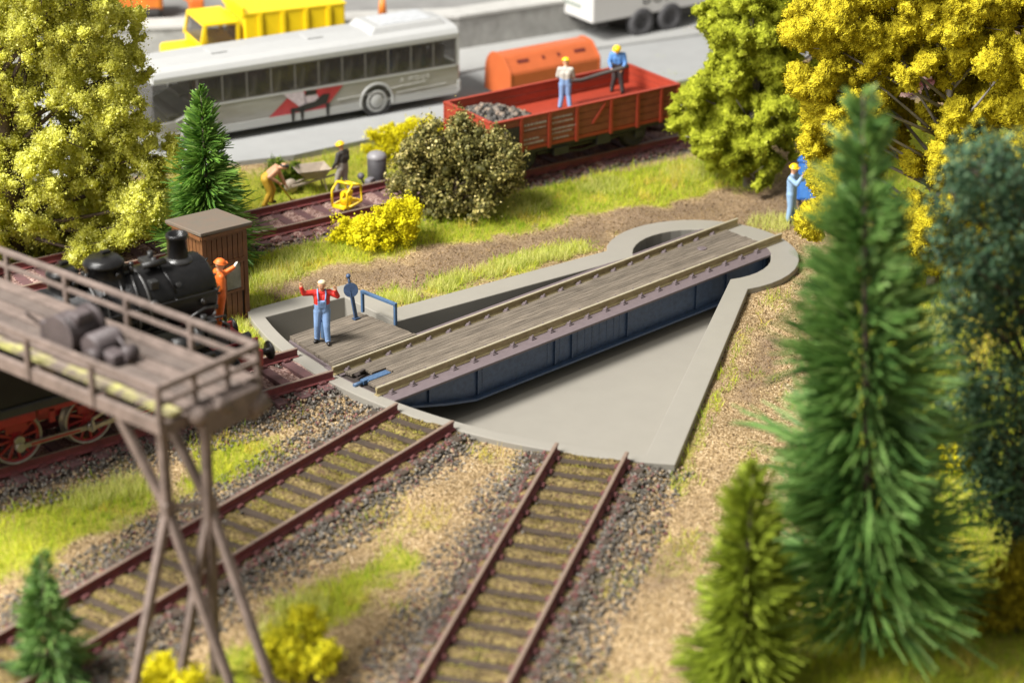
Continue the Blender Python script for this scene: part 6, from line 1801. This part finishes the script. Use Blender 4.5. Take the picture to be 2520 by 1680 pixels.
limbs(L2, 7.5, .13, 'trunk', M_BARKG, t, 13)
M_Y = leaf_mat('golden_foam', [(0, (0.22, 0.17, 0.008)), (.3, (0.44, 0.36, 0.014)), (.55, (0.63, 0.52, 0.022)), (.8, (0.76, 0.65, 0.04)), (1, (0.85, 0.75, 0.08))], .85, .28, foam=.045)
foam_solid(L2, 950, (.15, .36), 'crown', M_Y, t, 14, .07, .6, 110000, .021)

# -- green foam tree behind the turntable ring
GRN_L = [(-0.25, 4.92, 1.09), (-0.97, 4.39, 0.73), (0.73, 4.92, 1.09), (0.12, 3.72, 1.09), (-0.73, 3.32, 0.73), (-0.97, 2.26, 0.85), (-1.75, 2.0, .55), (-1.45, 1.4, .5), (-1.5, 4.6, .5), (-0.0, 2.26, 1.09), (0.85, 2.53, 0.97), (-1.46, 2.66, 0.55), (-0.25, 1.2, 0.97), (-0.97, 1.33, 0.61), (0.61, 1.06, 0.85), (0.12, 0.4, 0.61), (1.21, 1.73, 0.73), (-0.37, 5.98, 1.09), (0.85, 5.98, 1.09), (-1.22, 4.92, 0.43), (1.58, 3.72, 0.73)]
GRN_L = tip(GRN_L, -0.005)
t = tree_root('green_tree', 'bushy mid green tree between the red wagon and the golden tree', 'tree', (16.66, 2.74, GZ))
L3 = lobes_world(GRN_L, 21, .6) + back_lobes(GRN_L, 22, .4, .8)
limbs(L3, 6.0, .14, 'trunk', M_BARKG, t, 23)
M_G = leaf_mat('green_foam', [(0, (0.13, 0.15, 0.01)), (.3, (0.28, 0.315, 0.018)), (.6, (0.44, 0.475, 0.032)), (.85, (0.57, 0.60, 0.06)), (1, (0.68, 0.70, 0.13))], .85, .25, foam=.05)
foam_solid(L3, 560, (.14, .32), 'crown', M_G, t, 24, .08, .6, 65000, .023)

# -- dark blue-green tree at the right edge
DRK_L = [(-0.75, 8.43, 0.58), (-0.08, 8.52, 0.58), (-1.08, 7.8, 0.5), (-0.33, 7.71, 0.66), (0.17, 7.35, 0.66), (-1.24, 6.98, 0.41), (-0.58, 6.71, 0.66), (0.08, 6.26, 0.66), (-0.91, 5.8, 0.58), (-0.17, 5.35, 0.66), (-1.08, 4.9, 0.5), (-0.41, 4.26, 0.75), (0.17, 4.08, 0.66), (-0.91, 3.63, 0.58), (-0.17, 2.99, 0.75), (0.17, 2.27, 0.66), (-0.41, 2.0, 0.58), (0.08, 1.36, 0.58), (-0.75, 2.54, 0.41), (.8, 7.6, .6), (.9, 6.4, .7), (.9, 5.0, .7), (.9, 3.6, .7), (.8, 2.2, .6)]
DRK_L = tip(DRK_L, -0.105)
t = tree_root('dark_tree', 'dark blue green tree cut off by the right edge', 'tree', (3.78, -14.97, GZ))
L4 = lobes_world(DRK_L, 31, .5) + back_lobes(DRK_L, 32, .4, .5)
limbs(L4, 8.4, .12, 'trunk', M_BARK, t, 33)
M_D = leaf_mat('dark_blue_green_flock', [(0, (0.007, 0.024, 0.010)), (.4, (0.026, 0.07, 0.030)), (.7, (0.055, 0.12, 0.055)), (1, (0.14, 0.22, 0.11))], .6, .12, .4)
P, nz, dn = shell_pts(L4, 56000, .5, 1.05, 35, .5, -.1)
link('crown', flakes(P, rng.uniform(.028, .06, len(P)), np.clip(.5 + .2 * nz + rng.normal(0, .18, len(P)), 0, 1), 'crown', M_D, dn, 1.0), t)

# -- olive bush by the siding
BSH = [(-1.55, .75, .35), (1.75, 1.25, .3), (-.9, 2.35, .3), (1.0, 2.2, .28), (.1, 2.7, .25), (-0.81, 1.82, 0.80), (0.12, 1.95, 0.85), (0.94, 1.60, 0.78), (-1.16, 1.02, 0.64), (-0.11, 1.02, 1.0), (1.17, 1.02, 0.64), (1.48, 1.56, 0.42), (-1.35, 1.22, 0.48), (-0.46, 0.38, 0.60), (0.47, 0.51, 0.66), (-0.35, 2.40, 0.45), (0.47, 2.28, 0.42)]
t = tree_root('olive_bush', 'round dark olive green bush in front of the red wagon', 'bush', (9.07, 6.51, GZ))
L5 = lobes_world(BSH, 41, .45) + back_lobes(BSH, 42, .5, .5)
limbs(L5, 1.6, .08, 'stem', M_BARK, t, 43)
M_O = leaf_mat('olive_leaf', [(0, (0.035, 0.036, 0.008)), (.4, (0.115, 0.108, 0.024)), (.65, (0.21, 0.185, 0.045)), (.85, (0.40, 0.33, 0.10)), (1, (0.52, 0.44, 0.18))], .6, .12, .35)
foam_crown(L5, 420, 105, (.13, .30), .050, 'crown', M_O, t, 45, M_O, (.02, 1.0), .35, core=.5, spread=.2)

# -- yellow and green shrubs
M_YB = leaf_mat('yellow_shrub_foam', [(0, (0.26, 0.24, 0.004)), (.3, (0.56, 0.50, 0.008)), (.6, (0.76, 0.68, 0.014)), (1, (0.88, 0.80, 0.05))], .85, .25)
M_GB = leaf_mat('green_shrub_foam', [(0, (0.03, 0.05, 0.006)), (.5, (0.10, 0.16, 0.014)), (1, (0.26, 0.32, 0.03))], .85, .2)
M_YG = leaf_mat('yellow_green_shrub_foam', [(0, (0.10, 0.12, 0.006)), (.3, (0.28, 0.28, 0.01)), (.6, (0.60, 0.54, 0.016)), (1, (0.80, 0.72, 0.05))], .85, .25)
def shrub(label, loc, lobes, nb, per, m, seed, rb=(.10, .2), size=.034, dp=.3):
    t = tree_root('shrub', label, 'shrub', loc)
    L = lobes_world(lobes, seed, dp) + back_lobes(lobes, seed + 1, .5, .35)
    mb = MB()
    for c, R in L: mb.tube([(0, 0, -.05), (c[0] * .5, c[1] * .5, c[2] * .6), tuple(c)], [.03, .02, .01], 5)
    mb.build('stems', M_BARK, t)
    foam_crown(L, nb, per, rb, size, 'foliage', m, t, seed + 2, m, (.12, .95), .22)
shrub('yellow flowering shrub between the siding and the soil path, below the yellow machine', (6.0, 6.32, GZ), [(0.45, 1.05, 0.45), (0.9, 0.95, 0.38), (-0.12, 0.60, 0.46), (-0.68, 0.37, 0.42), (0.11, 0.25, 0.5), (0.67, 0.5, 0.45), (-0.91, 0.12, 0.3)], 190, 120, M_YB, 51)
shrub('yellow shrub at the road edge left of the red wagon', (11.06, 10.9, GZ), [(-0.87, 0.55, 0.38), (-0.25, 0.78, 0.42), (0.38, 0.90, 0.42), (0.88, 1.05, 0.36), (-0.62, 0.27, 0.34), (0.13, 0.41, 0.45)], 150, 90, M_YB, 61)
shrub('blurred yellow shrub at the foot of the gantry, bottom edge', (-8.31, -8.41, GZ), [(0.07, 0.55, 0.40), (-0.38, 0.48, 0.36), (0.38, 0.66, 0.3), (-0.0, 0.16, 0.45), (-0.69, 0.16, 0.3), (0.5, 0.4, 0.22)], 150, 110, M_YG, 71)
shrub('small yellow shrub between the gantry legs at the bottom edge', (-10.2, -7.02, GZ), [(-0.15, 0.21, 0.28), (0.38, 0.25, 0.28), (0.15, 0.05, 0.34)], 60, 100, M_YB, 81)
shrub('low dark green shrub behind the wheelbarrow', (7.22, 11.6, GZ), [(-0.24, 0.27, 0.38), (0.24, 0.4, 0.42), (0.49, 0.13, 0.34), (0.12, 0.1, 0.36)], 90, 90, M_GB, 91)
M_OG = leaf_mat('ochre_shrub_foam', [(0, (0.10, 0.075, 0.006)), (.5, (0.32, 0.26, 0.016)), (1, (0.55, 0.46, 0.03))], .85, .2)
shrub('ochre yellow ground shrub beneath the dark tree, bottom right', (2.3, -16.2, GZ), [(-0.16, 0.61, 0.45), (0.32, 0.87, 0.5), (-0.4, 1.2, 0.36), (0.16, 1.3, 0.42), (-0.64, 0.26, 0.38), (.8, .5, .5)], 190, 90, M_OG, 101)
shrub('yellow shrub half hidden behind the big spruce', (6.5, -11.2, GZ), [(-.5, .4, .4), (.1, .5, .45), (.5, .3, .4), (-.9, .2, .3)], 130, 90, M_YB, 111)

# -- bottle-brush spruces
def spruce(label, loc, H, R0, n, blade_w, m, seed, droop=.25, lenf=(.35, .6), pow_=.85, trunk_r=.08, zlow=.03, curve=.0, top_r=.06, name='spruce_tree', whorl=0, lean=0.0):
    t = tree_root(name, label, 'tree', loc)
    mb = MB(); mb.tube([(0, 0, -.1), tuple(RIGHT * lean * .5 + Vector((0, 0, H * .5))), tuple(RIGHT * lean * .985 + Vector((0, 0, H * .985)))], [trunk_r, trunk_r * .7, trunk_r * .2], 8); mb.build('trunk', M_BARK, t)
    r = np.random.default_rng(seed)
    # height fraction weighted to the wide bottom
    h = 1 - r.random(n) ** .68
    if whorl: h = np.clip((np.round(h * whorl) + r.normal(0, .13, n)) / whorl, 0, 1)
    h = zlow + h * (1 - zlow)
    az = r.uniform(0, 2 * np.pi, n)
    nbr = n // 8
    pick = r.integers(0, nbr, n)
    h = np.clip(h[:nbr][pick] + r.normal(0, .009, n), zlow, 1); az = az[:nbr][pick] + r.normal(0, .13, n)
    blen = np.clip(r.normal(1, .2, nbr), .55, 1.4)[pick]
    Rm = (R0 * (1 - h) ** pow_ + top_r) * blen * r.uniform(.62, 1.1, n) * (1 + .13 * np.sin(az * 3 + h * 9) + .08 * np.sin(az * 5 - h * 21))
    bl = Rm * r.uniform(lenf[0], lenf[1], n) + .05 * R0      # visible needle bundle length
    dirh = np.stack([np.cos(az), np.sin(az), np.zeros(n)], 1)
    up_ = (-droop - .10 * (1 - h) ** 3 + .9 * h ** 2 + r.normal(0, .17, nbr)[pick] + r.normal(0, .13, n))
    d = dirh.copy(); d[:, 2] = up_; d /= np.linalg.norm(d, axis=1, keepdims=True)
    tip = np.stack([dirh[:, 0] * Rm, dirh[:, 1] * Rm, h * H + Rm * up_ * .55], 1)
    base = tip - d * bl[:, None]
    sag = np.zeros((n, 3)); sag[:, 2] = -curve * bl
    mid_ = (base + tip) / 2 + np.stack([np.zeros(n), np.zeros(n), bl * .05], 1)
    tip = tip + sag
    tw = r.uniform(0, np.pi, n)
    sidev = np.cross(d, np.array([0, 0, 1.0])); sidev /= np.linalg.norm(sidev, axis=1, keepdims=True)
    upn = np.cross(sidev, d)
    s = (sidev * np.cos(tw)[:, None] + upn * np.sin(tw)[:, None]) * (blade_w * r.uniform(.7, 1.3, n))[:, None]
    # three crossed fins make each bundle round
    s2 = np.cross(d, s)
    V = np.stack([base - s * .5, base + s * .5, mid_ - s, mid_ + s, tip - s * .45, tip + s * .45, base - s2 * .5, base + s2 * .5, mid_ - s2, mid_ + s2, tip - s2 * .45, tip + s2 * .45], 1).reshape(-1, 3)
    F = np.array([[0, 1, 3], [0, 3, 2], [2, 3, 5], [2, 5, 4], [6, 7, 9], [6, 9, 8], [8, 9, 11], [8, 11, 10]])[None] + (np.arange(n) * 12)[:, None, None]
    tint = np.clip(.42 + r.normal(0, .18, n) + .12 * np.sin(az * 4 + h * 13), 0, 1)
    V[:, 2] = np.maximum(V[:, 2], .03)
    V = V + np.array(RIGHT)[None] * (lean * V[:, 2] / H)[:, None]
    link('needles', np_mesh('needles', V, F.reshape(-1, 3), m, np.repeat(tint, 8)), t)
    return t
M_SP = leaf_mat('spruce_needles', [(0, (0.03, 0.09, 0.013)), (.35, (0.11, 0.24, 0.032)), (.65, (0.22, 0.38, 0.058)), (1, (0.44, 0.57, 0.18))], .55, .3, .4)
M_SPB = leaf_mat('big_spruce_needles', [(0, (0.03, 0.085, 0.018)), (.35, (0.12, 0.245, 0.055)), (.65, (0.25, 0.41, 0.11)), (1, (0.46, 0.60, 0.25))], .55, .3, .4)
M_SPO = leaf_mat('olive_pine_needles', [(0, (0.085, 0.115, 0.01)), (.4, (0.26, 0.33, 0.03)), (.7, (0.42, 0.50, 0.06)), (1, (0.58, 0.65, 0.13))], .7, .35, .25)
spruce('dark green spruce behind the brown hut', (1.88, 7.86, GZ), 4.95, 1.25, 4600, .021, M_SP, 201, .0, (.45, .9), .78, .06)
spruce('tallest blurred green spruce in the right foreground', (0.05, -14.42, GZ), 10.45, 1.98, 6800, .025, M_SPB, 211, -.12, (.36, .75), .90, .10, curve=.0, whorl=26, lean=-.85, top_r=.2, zlow=.07)
spruce('small olive yellow conifer left of the tall foreground spruce', (-2.68, -13.72, GZ), 4.35, .92, 4600, .024, M_SPO, 221, -.15, (.35, .8), .62, .06)
spruce('small blurred green spruce in the bottom left corner', (-11.49, -5.45, GZ), 2.62, .64, 3000, .016, M_SPB, 231, .1, (.28, .5), .75, .05)
